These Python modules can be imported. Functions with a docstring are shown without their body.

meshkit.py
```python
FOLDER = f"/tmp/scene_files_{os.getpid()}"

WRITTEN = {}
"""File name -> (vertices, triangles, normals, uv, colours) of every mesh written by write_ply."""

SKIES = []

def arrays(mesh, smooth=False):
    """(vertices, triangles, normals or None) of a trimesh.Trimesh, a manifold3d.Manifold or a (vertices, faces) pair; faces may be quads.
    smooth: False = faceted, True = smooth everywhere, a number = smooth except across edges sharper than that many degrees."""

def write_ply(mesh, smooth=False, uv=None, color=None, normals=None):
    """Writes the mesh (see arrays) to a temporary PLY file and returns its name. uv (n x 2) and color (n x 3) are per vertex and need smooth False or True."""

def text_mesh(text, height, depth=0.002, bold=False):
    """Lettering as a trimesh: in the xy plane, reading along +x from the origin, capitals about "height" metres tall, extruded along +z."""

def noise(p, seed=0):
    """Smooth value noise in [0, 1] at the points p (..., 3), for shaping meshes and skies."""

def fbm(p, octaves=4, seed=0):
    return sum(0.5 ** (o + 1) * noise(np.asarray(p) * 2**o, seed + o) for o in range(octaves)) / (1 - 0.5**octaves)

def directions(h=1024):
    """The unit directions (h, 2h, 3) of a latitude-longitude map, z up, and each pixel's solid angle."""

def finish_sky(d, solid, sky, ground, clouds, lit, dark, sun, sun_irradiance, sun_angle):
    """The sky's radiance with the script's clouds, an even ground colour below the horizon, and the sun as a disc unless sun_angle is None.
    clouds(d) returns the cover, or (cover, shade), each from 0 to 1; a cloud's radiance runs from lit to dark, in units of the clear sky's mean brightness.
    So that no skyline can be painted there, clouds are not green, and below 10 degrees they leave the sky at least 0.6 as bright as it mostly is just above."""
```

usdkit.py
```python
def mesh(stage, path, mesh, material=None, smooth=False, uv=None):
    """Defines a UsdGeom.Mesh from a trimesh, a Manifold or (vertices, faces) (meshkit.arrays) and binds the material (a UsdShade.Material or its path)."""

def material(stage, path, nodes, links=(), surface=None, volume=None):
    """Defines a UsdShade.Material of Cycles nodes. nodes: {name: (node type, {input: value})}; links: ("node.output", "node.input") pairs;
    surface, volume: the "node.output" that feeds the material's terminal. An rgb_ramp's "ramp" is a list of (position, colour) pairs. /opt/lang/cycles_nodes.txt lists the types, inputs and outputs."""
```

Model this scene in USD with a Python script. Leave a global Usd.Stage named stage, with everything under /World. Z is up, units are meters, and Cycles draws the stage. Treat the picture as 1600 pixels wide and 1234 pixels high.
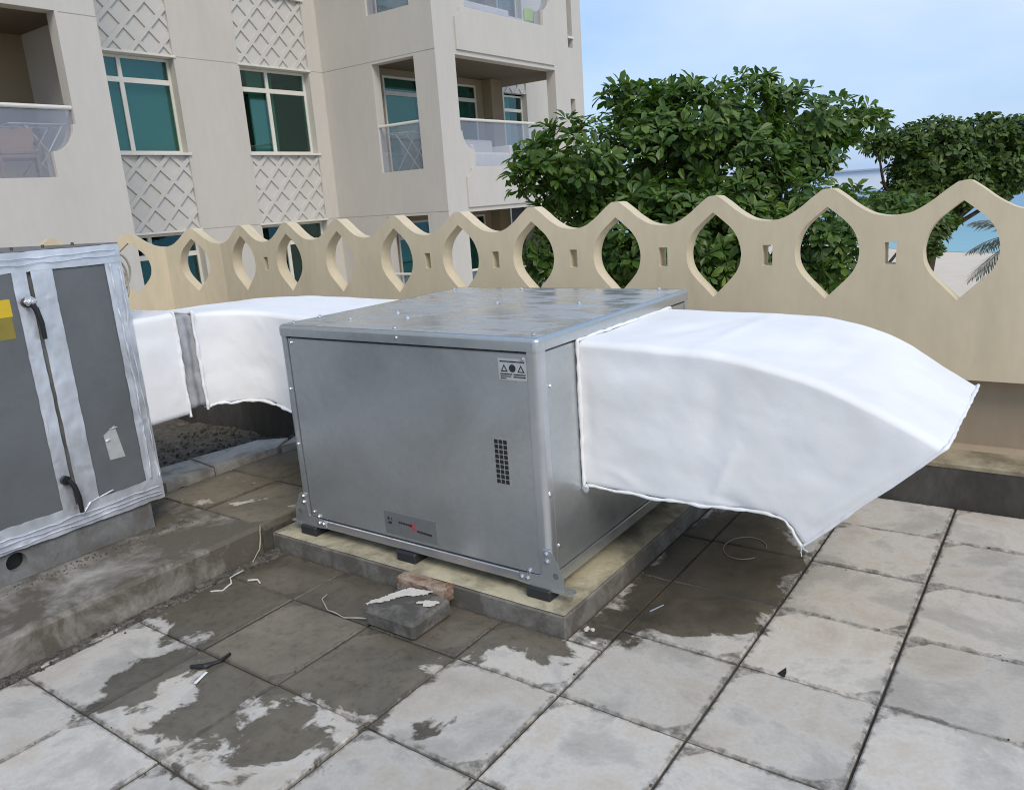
import math, random
import numpy as np, trimesh, usdkit, meshkit
from shapely.geometry import Polygon, Point, box as sbox
from shapely.ops import unary_union
from scipy.spatial import ConvexHull
from scipy.interpolate import PchipInterpolator
from pxr import Usd, UsdGeom, UsdLux, UsdShade, Sdf, Gf, Vt

rng = np.random.default_rng(7)
random.seed(7)
stage = Usd.Stage.CreateInMemory()
UsdGeom.SetStageUpAxis(stage, 'Z')
UsdGeom.SetStageMetersPerUnit(stage, 1.0)
UsdGeom.Xform.Define(stage, '/World')

# ------------------------------------------------------------------ camera
def rodrigues(r):
    a = np.linalg.norm(r); k = np.asarray(r) / a
    K = np.array([[0, -k[2], k[1]], [k[2], 0, -k[0]], [-k[1], k[0], 0]])
    return np.eye(3) + math.sin(a) * K + (1 - math.cos(a)) * K @ K
CAM = np.array([2.65022, -1.91173, 1.61247])
RC = rodrigues([1.77085665, 0.511792116, -0.497496314])      # rows: right, down, forward
cam = UsdGeom.Camera.Define(stage, '/World/camera')
M = np.eye(4); M[0, :3] = RC[0]; M[1, :3] = -RC[1]; M[2, :3] = -RC[2]; M[3, :3] = CAM
cam.AddTransformOp().Set(Gf.Matrix4d(*M.ravel().tolist()))
cam.CreateHorizontalApertureAttr(36.0)
cam.CreateVerticalApertureAttr(36.0 * 789 / 1024)
cam.CreateFocalLengthAttr(36.0 * 1231.205 / 1600)
cam.CreateClippingRangeAttr(Gf.Vec2f(0.05, 100000))
cam.CreateExposureAttr(0.66)

# ------------------------------------------------------------------ sky and veiled sun
SUN_EL, SUN_AZ = math.radians(44), math.radians(122)         # azimuth from +Y towards +X
SKY_STRENGTH, SUN_INT, SUN_ANGLE = 0.118, 0.36, 26.0
sky = UsdLux.DomeLight.Define(stage, '/World/sky')
sky.GetPrim().SetCustomDataByKey('kind', 'structure')
skym = usdkit.material(stage, '/World/Looks/sky_look', {
    'tc': ('texture_coordinate', {}),
    'sky': ('sky_texture', {'sky_type': 'single_scattering', 'sun_disc': False, 'sun_elevation': SUN_EL, 'sun_rotation': SUN_AZ,
                            'air_density': 1.0, 'aerosol_density': 1.2, 'ozone_density': 1.0}),
    'veil': ('mix', {'mix_type': 'mix', 'fac': 0.76, 'color2': (2.2, 3.3, 5.2)}),
    'map': ('mapping', {'scale': (1.0, 1.0, 2.6)}),
    'n': ('noise_texture', {'scale': 1.7, 'detail': 5.0, 'roughness': 0.5}),
    'r': ('rgb_ramp', {'ramp': [(0.46, (0, 0, 0)), (0.78, (1, 1, 1))]}),
    'f': ('math', {'math_type': 'multiply', 'value2': 0.5}),
    'mix': ('mix', {'mix_type': 'mix', 'color2': (6.2, 6.3, 6.3)}),
    'bg': ('background_shader', {'strength': SKY_STRENGTH})},
    [('tc.generated', 'map.vector'), ('map.vector', 'n.vector'), ('n.fac', 'r.fac'), ('r.color', 'f.value1'), ('f.value', 'mix.fac'),
     ('sky.color', 'veil.color1'), ('veil.color', 'mix.color1'), ('mix.color', 'bg.color')], surface='bg.background')
UsdShade.MaterialBindingAPI.Apply(sky.GetPrim()).Bind(skym)
sun = UsdLux.DistantLight.Define(stage, '/World/sun')
sun.CreateNormalizeAttr(True); sun.CreateIntensityAttr(SUN_INT); sun.CreateAngleAttr(SUN_ANGLE); sun.CreateColorAttr(Gf.Vec3f(1.0, 0.89, 0.74))
sun.AddRotateZOp().Set(-math.degrees(SUN_AZ)); sun.AddRotateXOp().Set(-(90 - math.degrees(SUN_EL)))

# ------------------------------------------------------------------ helpers: prims
counts, origin = {}, {}
def numbered(parent, name):
    n = counts.get((parent, name), 0); counts[(parent, name)] = n + 1
    return parent + '/' + name + ('' if n == 0 else '_%03d' % n)
def meta(prim, label=None, cat=None, group=None, kind=None):
    for k, v in (('label', label), ('category', cat), ('group', group), ('kind', kind)):
        if v: prim.SetCustomDataByKey(k, v)
    return prim
def ppath(parent): return '/World' if parent is None else str(parent.GetPath())
def thing(name, loc=(0, 0, 0), label=None, cat=None, group=None, kind=None, parent=None, rotz=0.0):
    p = numbered(ppath(parent), name)
    x = UsdGeom.Xform.Define(stage, p); x.AddTranslateOp().Set(Gf.Vec3d(*map(float, np.asarray(loc, float) - origin.get(ppath(parent), np.zeros(3)))))
    if rotz: x.AddRotateZOp().Set(float(rotz))
    origin[p] = np.asarray(loc, float)
    return meta(x.GetPrim(), label, cat, group, kind)
def obj(name, mesh, mat, parent=None, label=None, cat=None, group=None, kind=None, smooth=False, primvars=None):
    p = numbered(ppath(parent), name)
    if isinstance(mesh, (list,)): mesh = trimesh.util.concatenate(mesh)
    if isinstance(mesh, tuple): mesh = trimesh.Trimesh(np.asarray(mesh[0], float), tri(mesh[1]), process=False)
    o = origin.get(ppath(parent), np.zeros(3)); origin[p] = o
    mesh = mesh.copy(); mesh.apply_translation(-o)
    m = usdkit.mesh(stage, p, mesh, mat, smooth=smooth)
    if primvars:
        api = UsdGeom.PrimvarsAPI(m)
        for k, v in primvars.items():
            api.CreatePrimvar(k, Sdf.ValueTypeNames.FloatArray, 'vertex').Set(Vt.FloatArray.FromNumpy(np.asarray(v, np.float32)))
    return meta(m.GetPrim(), label, cat, group, kind)
def copy_of(src, loc, label=None, group=None, rotz=0.0):
    name = src.GetName().rstrip('0123456789').rstrip('_')
    was = src.GetCustomData()
    t = thing(name, loc, label or was.get('label'), was.get('category'), group or was.get('group'), rotz=rotz)
    t.GetReferences().AddInternalReference(src.GetPath()); t.SetInstanceable(True)
    return t
def tri(f):
    f = np.asarray(f, int)
    return np.vstack([f[:, [0, 1, 2]], f[:, [0, 2, 3]]]) if f.shape[1] == 4 else f

# ------------------------------------------------------------------ helpers: shapes (world coordinates, metres)
def bx(x0, x1, y0, y1, z0, z1, c=0.0):
    x0, x1 = sorted((x0, x1)); y0, y1 = sorted((y0, y1)); z0, z1 = sorted((z0, z1))
    if c <= 0:
        m = trimesh.creation.box((x1 - x0, y1 - y0, z1 - z0)); m.apply_translation(((x0 + x1) / 2, (y0 + y1) / 2, (z0 + z1) / 2)); return m
    c = min(c, (x1 - x0) * .45, (y1 - y0) * .45, (z1 - z0) * .45)
    p = [(a, b, d) for sx in (0, 1) for sy in (0, 1) for sz in (0, 1) for a, b, d in (
        ((x0 + c, x1 - c)[sx], (y0 + c, y1 - c)[sy], (z0, z1)[sz]), ((x0 + c, x1 - c)[sx], (y0, y1)[sy], (z0 + c, z1 - c)[sz]), ((x0, x1)[sx], (y0 + c, y1 - c)[sy], (z0 + c, z1 - c)[sz]))]
    return trimesh.convex.convex_hull(np.array(p))
def ext(poly, plane, a, b):
    """Extrude a shapely polygon drawn in 'xy', 'xz' or 'yz' from a to b along the third axis."""
    parts = []
    for g in getattr(poly, 'geoms', [poly]):
        if g.is_empty or g.area < 1e-9: continue
        m = trimesh.creation.extrude_polygon(g, abs(b - a), engine='earcut'); v = m.vertices.copy(); v[:, 2] += min(a, b)
        if plane == 'xz': v = v[:, [0, 2, 1]]
        elif plane == 'yz': v = v[:, [2, 0, 1]]
        f = m.faces[:, ::-1] if plane == 'xz' else m.faces
        parts.append(trimesh.Trimesh(v, f, process=False))
    return trimesh.util.concatenate(parts)
def tube(pts, r, n=8, caps=True):
    pts = np.asarray(pts, float); r = np.broadcast_to(np.asarray(r, float), (len(pts),))
    V, F = [], []; prev = None
    for i, p in enumerate(pts):
        d = pts[min(i + 1, len(pts) - 1)] - pts[max(i - 1, 0)]; d /= np.linalg.norm(d) + 1e-12
        if prev is None: a = np.cross(d, [0, 0, 1.0]); a = np.cross(d, [1.0, 0, 0]) if np.linalg.norm(a) < 1e-3 else a
        else: a = prev - d * (prev @ d)
        a /= np.linalg.norm(a); prev = a; b = np.cross(d, a)
        t = np.arange(n) * 2 * math.pi / n
        V.append(p + r[i] * (np.cos(t)[:, None] * a + np.sin(t)[:, None] * b))
    V = np.vstack(V); m = len(pts)
    for i in range(m - 1):
        for k in range(n):
            a, b = i * n + k, i * n + (k + 1) % n
            F += [[a, b, b + n], [a, b + n, a + n]]
    if caps:
        V = np.vstack([V, pts[:1], pts[-1:]]); c = len(V)
        for k in range(n): F += [[c - 2, (k + 1) % n, k], [c - 1, (m - 1) * n + k, (m - 1) * n + (k + 1) % n]]
    return trimesh.Trimesh(V, np.array(F), process=False)
def cyl(p, q, r, n=16): return tube([p, q], r, n)
def bolt(p, axis, r=.009, h=.007):
    """Hexagon head on a washer, standing on the face whose outward normal is axis."""
    p, a = np.asarray(p, float), np.asarray(axis, float)
    return [cyl(p - a * .001, p + a * h * .3, r * 1.35, 10), cyl(p + a * h * .3, p + a * h, r * .85, 6)]
def grid(nu, nv, fn):
    u, v = np.meshgrid(np.linspace(0, 1, nu), np.linspace(0, 1, nv), indexing='ij')
    V = np.stack(fn(u.ravel(), v.ravel()), 1)
    i, j = np.meshgrid(np.arange(nu - 1), np.arange(nv - 1), indexing='ij'); a = (i * nv + j).ravel()
    return trimesh.Trimesh(V, tri(np.stack([a, a + nv, a + nv + 1, a + 1], 1)), process=False)
def blob(center, radii, sub=2, amp=.25, freq=2.0, seed=0):
    m = trimesh.creation.icosphere(sub); v = m.vertices
    v = v * (1 + amp * (meshkit.fbm(v * freq + 11.3 + seed * 3.1, 3, seed)[:, None] - .5) * 2)
    return trimesh.Trimesh(v * np.asarray(radii) + np.asarray(center), m.faces, process=False)

# ------------------------------------------------------------------ materials
def mat(name, nodes, links, surface='p.BSDF'): return usdkit.material(stage, '/World/Looks/' + name, nodes, links, surface=surface)
def simple(name, color, rough=.6, metal=0.0, spec=.5, var=.12, scale=6.0, bump=0.0, bscale=60.0, rvar=0.0, stretch=(1, 1, 1)):
    c = np.array(color, float)
    nodes = {'g': ('geometry', {}), 'm': ('mapping', {'scale': stretch}), 'n': ('noise_texture', {'scale': scale, 'detail': 6.0, 'roughness': .6}),
             'r': ('rgb_ramp', {'ramp': [(.3, tuple(c * (1 - var))), (.7, tuple(np.minimum(c * (1 + var), 1)))]}),
             'p': ('principled_bsdf', {'roughness': rough, 'metallic': metal, 'specular_ior_level': spec})}
    links = [('g.position', 'm.vector'), ('m.vector', 'n.vector'), ('n.fac', 'r.fac'), ('r.color', 'p.base_color')]
    if rvar:
        nodes['rr'] = ('math', {'math_type': 'multiply_add', 'value2': rvar * 2, 'value3': rough - rvar}); links += [('n.fac', 'rr.value1'), ('rr.value', 'p.roughness')]
    if bump:
        nodes['b'] = ('noise_texture', {'scale': bscale, 'detail': 4.0}); nodes['bp'] = ('bump', {'strength': 1.0, 'distance': bump})
        links += [('m.vector', 'b.vector'), ('b.fac', 'bp.height'), ('bp.normal', 'p.normal')]
    return mat(name, nodes, links)
def stained(name, clean, dirty, amount=.5, scale=3.0, rough=.8, stretch=(1, 1, 1), bump=.001, bscale=90.0, fine=.12, soft=.12):
    """A base colour with blotches of dirt of their own shape and a fine grain."""
    clean, dirty = np.array(clean, float), np.array(dirty, float)
    return mat(name, {'g': ('geometry', {}), 'm': ('mapping', {'scale': stretch}),
        'n': ('noise_texture', {'scale': scale, 'detail': 9.0, 'roughness': .68, 'distortion': .4}),
        'n2': ('noise_texture', {'scale': scale * 14, 'detail': 4.0}),
        'r': ('rgb_ramp', {'ramp': [(max(0, .62 - amount * .3 - soft), (0, 0, 0)), (.62 - amount * .3 + soft, (1, 1, 1))]}),
        'f': ('rgb_ramp', {'ramp': [(.3, (1 - fine,) * 3), (.7, (1, 1, 1))]}),
        'mx': ('mix', {'mix_type': 'mix', 'color1': tuple(clean), 'color2': tuple(dirty)}),
        'mu': ('mix', {'mix_type': 'multiply', 'fac': 1.0}),
        'bp': ('bump', {'strength': 1.0, 'distance': bump}), 'p': ('principled_bsdf', {'roughness': rough, 'specular_ior_level': .35})},
        [('g.position', 'm.vector'), ('m.vector', 'n.vector'), ('m.vector', 'n2.vector'), ('n.fac', 'r.fac'), ('n2.fac', 'f.fac'), ('r.color', 'mx.fac'),
         ('mx.color', 'mu.color1'), ('f.color', 'mu.color2'), ('mu.color', 'p.base_color'), ('n2.fac', 'bp.height'), ('bp.normal', 'p.normal')])

def tile_look(name, dry_a, dry_b, wet_c):
    """Cement paving: dry and wet tones with a crisp drying edge, grime at the joints, small dark spots."""
    return mat(name, {
        'g': ('geometry', {}), 'oi': ('attribute', {'attribute': 'tone'}),
        'wet': ('attribute', {'attribute': 'wet'}), 'dirt': ('attribute', {'attribute': 'dirt'}), 'murk': ('attribute', {'attribute': 'murk'}),
        'nm': ('noise_texture', {'scale': 3.0, 'detail': 8.0, 'roughness': .66, 'distortion': .35}),
        'nf': ('noise_texture', {'scale': 70.0, 'detail': 5.0, 'roughness': .65}),
        'nw': ('noise_texture', {'scale': 5.5, 'detail': 8.0, 'roughness': .62, 'distortion': .5}),
        'ns': ('noise_texture', {'scale': 30.0, 'detail': 3.0, 'roughness': .5}),
        'nd': ('noise_texture', {'scale': 21.0, 'detail': 8.0, 'roughness': .7}),
        'dry': ('rgb_ramp', {'ramp': [(.30, tuple(np.array(dry_b) * (.86, .85, .84))), (.42, dry_b), (.50, dry_a), (.58, tuple(np.array(dry_a) * (.94, .905, .865))), (.70, tuple(np.array(dry_a) * (.78, .755, .73)))]}),
        'grain': ('rgb_ramp', {'ramp': [(.3, (.90, .90, .89)), (.62, (1, 1, 1))]}),
        'dg': ('mix', {'mix_type': 'multiply', 'fac': 1.0}),
        'tone': ('map_range', {'from_min': 0.0, 'from_max': 1.0, 'to_min': .84, 'to_max': 1.06}),
        'dt': ('mix', {'mix_type': 'multiply', 'fac': 1.0}),
        # wet mask
        'w1': ('math', {'math_type': 'multiply_add', 'value2': .42, 'value3': -.21}), 'w2': ('math', {'math_type': 'add'}),
        'w3': ('map_range', {'from_min': -.010, 'from_max': .010, 'to_min': 0.0, 'to_max': 1.0, 'clamp': True}),
        # spots of damp all over the dry part
        's1': ('map_range', {'from_min': .735, 'from_max': .745, 'to_min': 0.0, 'to_max': 1.0, 'clamp': True}),
        's2': ('map_range', {'from_min': -.30, 'from_max': -.02, 'to_min': 0.0, 'to_max': 1.0, 'clamp': True}), 's3': ('math', {'math_type': 'multiply'}),
        'wm': ('math', {'math_type': 'maximum'}),
        'wc': ('rgb_ramp', {'ramp': [(.3, tuple(np.array(wet_c) * .66)), (.7, tuple(np.array(wet_c) * 1.34))]}),
        'mw': ('mix', {'mix_type': 'mix'}), 'wt': ('map_range', {'from_min': 0.0, 'from_max': 1.0, 'to_min': .80, 'to_max': 1.34}), 'wx': ('mix', {'mix_type': 'multiply', 'fac': 1.0}), 'wg': ('rgb_ramp', {'ramp': [(.34, (.72, .70, .66)), (.5, (1, 1, 1)), (.68, (1.0, 1.0, 1.0))]}), 'wy': ('mix', {'mix_type': 'multiply', 'fac': 1.0}),
        # murk: the dark brown puddle ground
        'k1': ('math', {'math_type': 'multiply_add', 'value2': .30, 'value3': -.15}), 'k2': ('math', {'math_type': 'add'}),
        'k3': ('map_range', {'from_min': -.03, 'from_max': .07, 'to_min': 0.0, 'to_max': .92, 'clamp': True}),
        'kc': ('rgb_ramp', {'ramp': [(.35, (.030, .027, .021)), (.66, (.085, .073, .053))]}),
        'mk': ('mix', {'mix_type': 'mix'}),
        # grime at the joints
        'd1': ('math', {'math_type': 'multiply_add', 'value2': 1.1, 'value3': -.55}), 'd2': ('math', {'math_type': 'add'}),
        'd3': ('map_range', {'from_min': .86, 'from_max': 1.1, 'to_min': 0.0, 'to_max': .75, 'clamp': True}),
        'md': ('mix', {'mix_type': 'mix', 'color2': (.055, .05, .042)}),
        'ro': ('map_range', {'from_min': 0.0, 'from_max': 1.0, 'to_min': .82, 'to_max': .24}),
        'bp': ('bump', {'strength': .8, 'distance': .0012}), 'p': ('principled_bsdf', {'specular_ior_level': .4})},
        [('g.position', n + '.vector') for n in ('nm', 'nf', 'nw', 'ns', 'nd')] + [
         ('nm.fac', 'dry.fac'), ('nf.fac', 'grain.fac'), ('dry.color', 'dg.color1'), ('grain.color', 'dg.color2'), ('oi.fac', 'tone.value'), ('dg.color', 'dt.color1'), ('tone.result', 'dt.color2'),
         ('nw.fac', 'w1.value1'), ('w1.value', 'w2.value1'), ('wet.fac', 'w2.value2'), ('w2.value', 'w3.value'),
         ('ns.fac', 's1.value'), ('wet.fac', 's2.value'), ('s1.result', 's3.value1'), ('s2.result', 's3.value2'), ('w3.result', 'wm.value1'), ('s3.value', 'wm.value2'),
         ('nm.fac', 'wc.fac'), ('wm.value', 'mw.fac'), ('dt.color', 'mw.color1'), ('oi.fac', 'wt.value'), ('wc.color', 'wx.color1'), ('wt.result', 'wx.color2'), ('nd.fac', 'wg.fac'), ('wx.color', 'wy.color1'), ('wg.color', 'wy.color2'), ('wy.color', 'mw.color2'),
         ('nd.fac', 'k1.value1'), ('k1.value', 'k2.value1'), ('murk.fac', 'k2.value2'), ('k2.value', 'k3.value'), ('nw.fac', 'kc.fac'), ('k3.result', 'mk.fac'), ('mw.color', 'mk.color1'), ('kc.color', 'mk.color2'),
         ('nd.fac', 'd1.value1'), ('d1.value', 'd2.value1'), ('dirt.fac', 'd2.value2'), ('d2.value', 'd3.value'), ('d3.result', 'md.fac'), ('mk.color', 'md.color1'), ('md.color', 'p.base_color'),
         ('wm.value', 'ro.value'), ('ro.result', 'p.roughness'), ('nf.fac', 'bp.height'), ('bp.normal', 'p.normal')])

PAVE = tile_look('paving_look', (.555, .522, .468), (.45, .424, .382), (.122, .106, .080))
BED = stained('joint_dirt', (.045, .04, .034), (.09, .08, .065), .5, 20, .95, bump=.003)
SLABC = stained('slab_concrete', (.38, .36, .325), (.115, .10, .078), .70, 3.6, .8, bump=.002, bscale=60)
SCREED = stained('screed', (.50, .48, .44), (.25, .23, .2), .3, 6, .85)
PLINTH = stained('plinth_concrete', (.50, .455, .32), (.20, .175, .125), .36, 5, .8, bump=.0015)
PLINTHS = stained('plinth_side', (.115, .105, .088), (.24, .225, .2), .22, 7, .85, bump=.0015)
WALL = stained('parapet_plaster', (.69, .588, .408), (.55, .465, .318), .36, 1.5, .75, stretch=(1, 1, .3), bump=.0006, bscale=40, fine=.07, soft=.22)
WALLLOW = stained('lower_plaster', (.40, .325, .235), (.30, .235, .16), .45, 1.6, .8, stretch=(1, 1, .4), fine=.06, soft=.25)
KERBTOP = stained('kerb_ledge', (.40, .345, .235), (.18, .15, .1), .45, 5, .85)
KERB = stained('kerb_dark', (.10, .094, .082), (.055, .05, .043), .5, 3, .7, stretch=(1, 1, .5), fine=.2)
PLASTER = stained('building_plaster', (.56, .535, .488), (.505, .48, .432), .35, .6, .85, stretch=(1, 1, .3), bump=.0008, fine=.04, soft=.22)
PLASTER2 = stained('lattice_plaster', (.575, .56, .525), (.53, .515, .48), .4, .6, .85, fine=.03, soft=.3)
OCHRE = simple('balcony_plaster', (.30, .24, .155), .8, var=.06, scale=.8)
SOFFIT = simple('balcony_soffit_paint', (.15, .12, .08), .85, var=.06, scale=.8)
WHITEF = simple('window_paint', (.66, .64, .575), .45, var=.05)
WHITEP = simple('white_paint', (.80, .80, .78), .4, var=.03)
JOINT = simple('facade_joint', (.30, .28, .25), .9)
DARKIN = simple('dark_room', (.02, .022, .022), .8)
BLIND = simple('blind_cloth', (.34, .44, .43), .8, var=.06, scale=2)
GALV = mat('galvanised_steel', {
    'g': ('geometry', {}), 'v': ('voronoi_texture', {'scale': 55.0, 'randomness': 1.0}), 'n': ('noise_texture', {'scale': 2.4, 'detail': 5.0, 'distortion': .6}),
    'nb': ('noise_texture', {'scale': 3.0, 'detail': 1.0}),
    'sp': ('rgb_to_bw', {}), 'r': ('rgb_ramp', {'ramp': [(.25, (.53, .555, .555)), (.75, (.575, .60, .60))]}),
    'r2': ('rgb_ramp', {'ramp': [(0, (.93, .93, .93)), (1, (1, 1, 1))]}), 'mu': ('mix', {'mix_type': 'multiply', 'fac': 1.0}),
    'ro': ('map_range', {'from_min': .3, 'from_max': .7, 'to_min': .24, 'to_max': .40}), 'bp': ('bump', {'strength': .7, 'distance': .005}),
    'p': ('principled_bsdf', {'metallic': .85})},
    [('g.position', 'v.vector'), ('g.position', 'n.vector'), ('g.position', 'nb.vector'), ('v.color', 'sp.color'), ('sp.val', 'r2.fac'), ('n.fac', 'r.fac'), ('r.color', 'mu.color1'), ('r2.color', 'mu.color2'),
     ('mu.color', 'p.base_color'), ('n.fac', 'ro.value'), ('ro.result', 'p.roughness'), ('nb.fac', 'bp.height'), ('bp.normal', 'p.normal')])
LID = mat('wet_lid_steel', {
    'g': ('geometry', {}), 'n': ('noise_texture', {'scale': 3.1, 'detail': 5.0, 'distortion': 1.0}), 'm': ('mapping', {'scale': (1.0, 2.6, 1.0)}), 'n2': ('noise_texture', {'scale': 8.0, 'detail': 6.0}),
    'r': ('rgb_ramp', {'ramp': [(.3, (.62, .64, .65)), (.7, (.74, .76, .76))]}), 'pud': ('map_range', {'from_min': .47, 'from_max': .53, 'to_min': .36, 'to_max': .20, 'clamp': True}),
    'bp': ('bump', {'strength': .6, 'distance': .0012}), 'p': ('principled_bsdf', {'metallic': .8})},
    [('g.position', 'm.vector'), ('m.vector', 'n.vector'), ('m.vector', 'n2.vector'), ('n2.fac', 'r.fac'), ('r.color', 'p.base_color'), ('n.fac', 'pud.value'), ('pud.result', 'p.roughness'), ('n2.fac', 'bp.height'), ('bp.normal', 'p.normal')])
STEELL = simple('bright_steel', (.62, .63, .64), .3, metal=.9, var=.08)
ZINC = simple('zinc_bolt', (.75, .75, .76), .25, metal=1.0, var=.05)
CLOTH = mat('white_cladding', {
    'g': ('geometry', {}), 'n': ('noise_texture', {'scale': 2.2, 'detail': 5.0}), 'n2': ('noise_texture', {'scale': 9.0, 'detail': 6.0, 'roughness': .6, 'distortion': .5}), 'n3': ('noise_texture', {'scale': 160.0, 'detail': 2.0}),
    'r': ('rgb_ramp', {'ramp': [(.28, (.72, .715, .70)), (.6, (.81, .815, .82))]}), 'b1': ('bump', {'strength': .5, 'distance': .0035}), 'b2': ('bump', {'strength': .35, 'distance': .0008}),
    'p': ('principled_bsdf', {'roughness': .8, 'specular_ior_level': .2, 'sheen_weight': .2})},
    [('g.position', 'n.vector'), ('g.position', 'n2.vector'), ('g.position', 'n3.vector'), ('n.fac', 'r.fac'), ('r.color', 'p.base_color'), ('n2.fac', 'b1.height'), ('b1.normal', 'b2.normal'), ('n3.fac', 'b2.height'), ('b2.normal', 'p.normal')])
TAPE = mat('foil_tape', {
    'g': ('geometry', {}), 'm': ('mapping', {'scale': (1, 1, .8)}), 'n': ('noise_texture', {'scale': 19.0, 'detail': 6.0, 'roughness': .62, 'distortion': .3, 'type': 'ridged_multifractal'}), 'n1': ('noise_texture', {'scale': 7.0, 'detail': 5.0}),
    'r': ('rgb_ramp', {'ramp': [(.3, (.58, .59, .61)), (.68, (.82, .84, .88))]}), 'ro': ('map_range', {'from_min': .3, 'from_max': .7, 'to_min': .28, 'to_max': .5}), 'bp': ('bump', {'strength': .7, 'distance': .004}),
    'p': ('principled_bsdf', {'metallic': .72})},
    [('g.position', 'm.vector'), ('m.vector', 'n.vector'), ('m.vector', 'n1.vector'), ('n1.fac', 'r.fac'), ('r.color', 'p.base_color'), ('n1.fac', 'ro.value'), ('ro.result', 'p.roughness'), ('n.fac', 'bp.height'), ('bp.normal', 'p.normal')])
PANEL = stained('grey_panel_paint', (.150, .160, .166), (.10, .108, .113), .45, 3.4, .40, fine=.05, bump=.0003, soft=.3)
BASEG = stained('base_frame_paint', (.21, .215, .215), (.12, .115, .105), .4, 5, .6, fine=.1)
RUBBER = simple('black_rubber', (.018, .019, .022), .55, var=.2)
BLACK = simple('black_plastic', (.012, .012, .013), .4)
YELLOW = simple('yellow_sticker', (.60, .42, .02), .5, var=.1)
OLIVE = simple('faded_sticker', (.24, .19, .03), .55, var=.15)
STICK = simple('silver_sticker', (.145, .148, .146), .5, var=.08, scale=40)
STICKP = simple('pale_sticker', (.40, .41, .40), .5, var=.1, scale=30)
INK = simple('dark_ink', (.02, .02, .022), .6)
REDINK = simple('red_ink', (.42, .05, .06), .6)
BRICK = stained('old_brick', (.20, .105, .062), (.40, .32, .25), .42, 16, .9, bump=.003, fine=.3)
BLOCKC = stained('wet_block', (.085, .080, .070), (.22, .205, .18), .2, 9, .7, bump=.002)
PAPER = simple('white_scrap', (.56, .53, .48), .8, var=.1, scale=30)
STRING = simple('pale_string', (.38, .345, .28), .9, var=.15, scale=30)
RUBBLE = stained('grit', (.17, .155, .13), (.055, .048, .04), .5, 30, .95)
RUST = simple('rusty_steel', (.10, .07, .05), .7, var=.3, scale=60)
SAND = stained('beach_sand', (.66, .575, .46), (.58, .49, .38), .4, .08, .95, fine=.06, soft=.3, bump=.01)
WICKER = simple('wicker', (.24, .14, .085), .7, var=.2, scale=60, stretch=(1, 1, 6), bump=.003)
CUSHION = simple('pale_cushion', (.62, .62, .60), .9, var=.05)
GREEN = simple('lime_cushion', (.45, .68, .10), .8, var=.06)
BARK = stained('bark', (.085, .066, .05), (.045, .035, .027), .5, 8, .95, stretch=(1, 1, .3), bump=.01)
FARW = simple('far_white', (.80, .80, .78), .8, var=.03)
def glassy(name, tint, spec_ior=.05, refl=(1.0, 1.0, 1.0)):
    return mat(name, {'t': ('transparent_bsdf', {'color': tint}), 'g': ('glossy_bsdf', {'color': refl, 'roughness': .02}), 'lw': ('layer_weight', {'blend': .5}), 'pw': ('math', {'math_type': 'power', 'value2': 5.0}), 'f': ('math', {'math_type': 'multiply_add', 'value2': .9, 'value3': spec_ior}), 'm': ('mix_closure', {})},
               [('lw.facing', 'pw.value1'), ('pw.value', 'f.value1'), ('f.value', 'm.fac'), ('t.BSDF', 'm.closure1'), ('g.BSDF', 'm.closure2')], surface='m.closure')
TEAL = glassy('teal_glass', (.49, .68, .63), .09, (.65, .92, .88))
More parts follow.
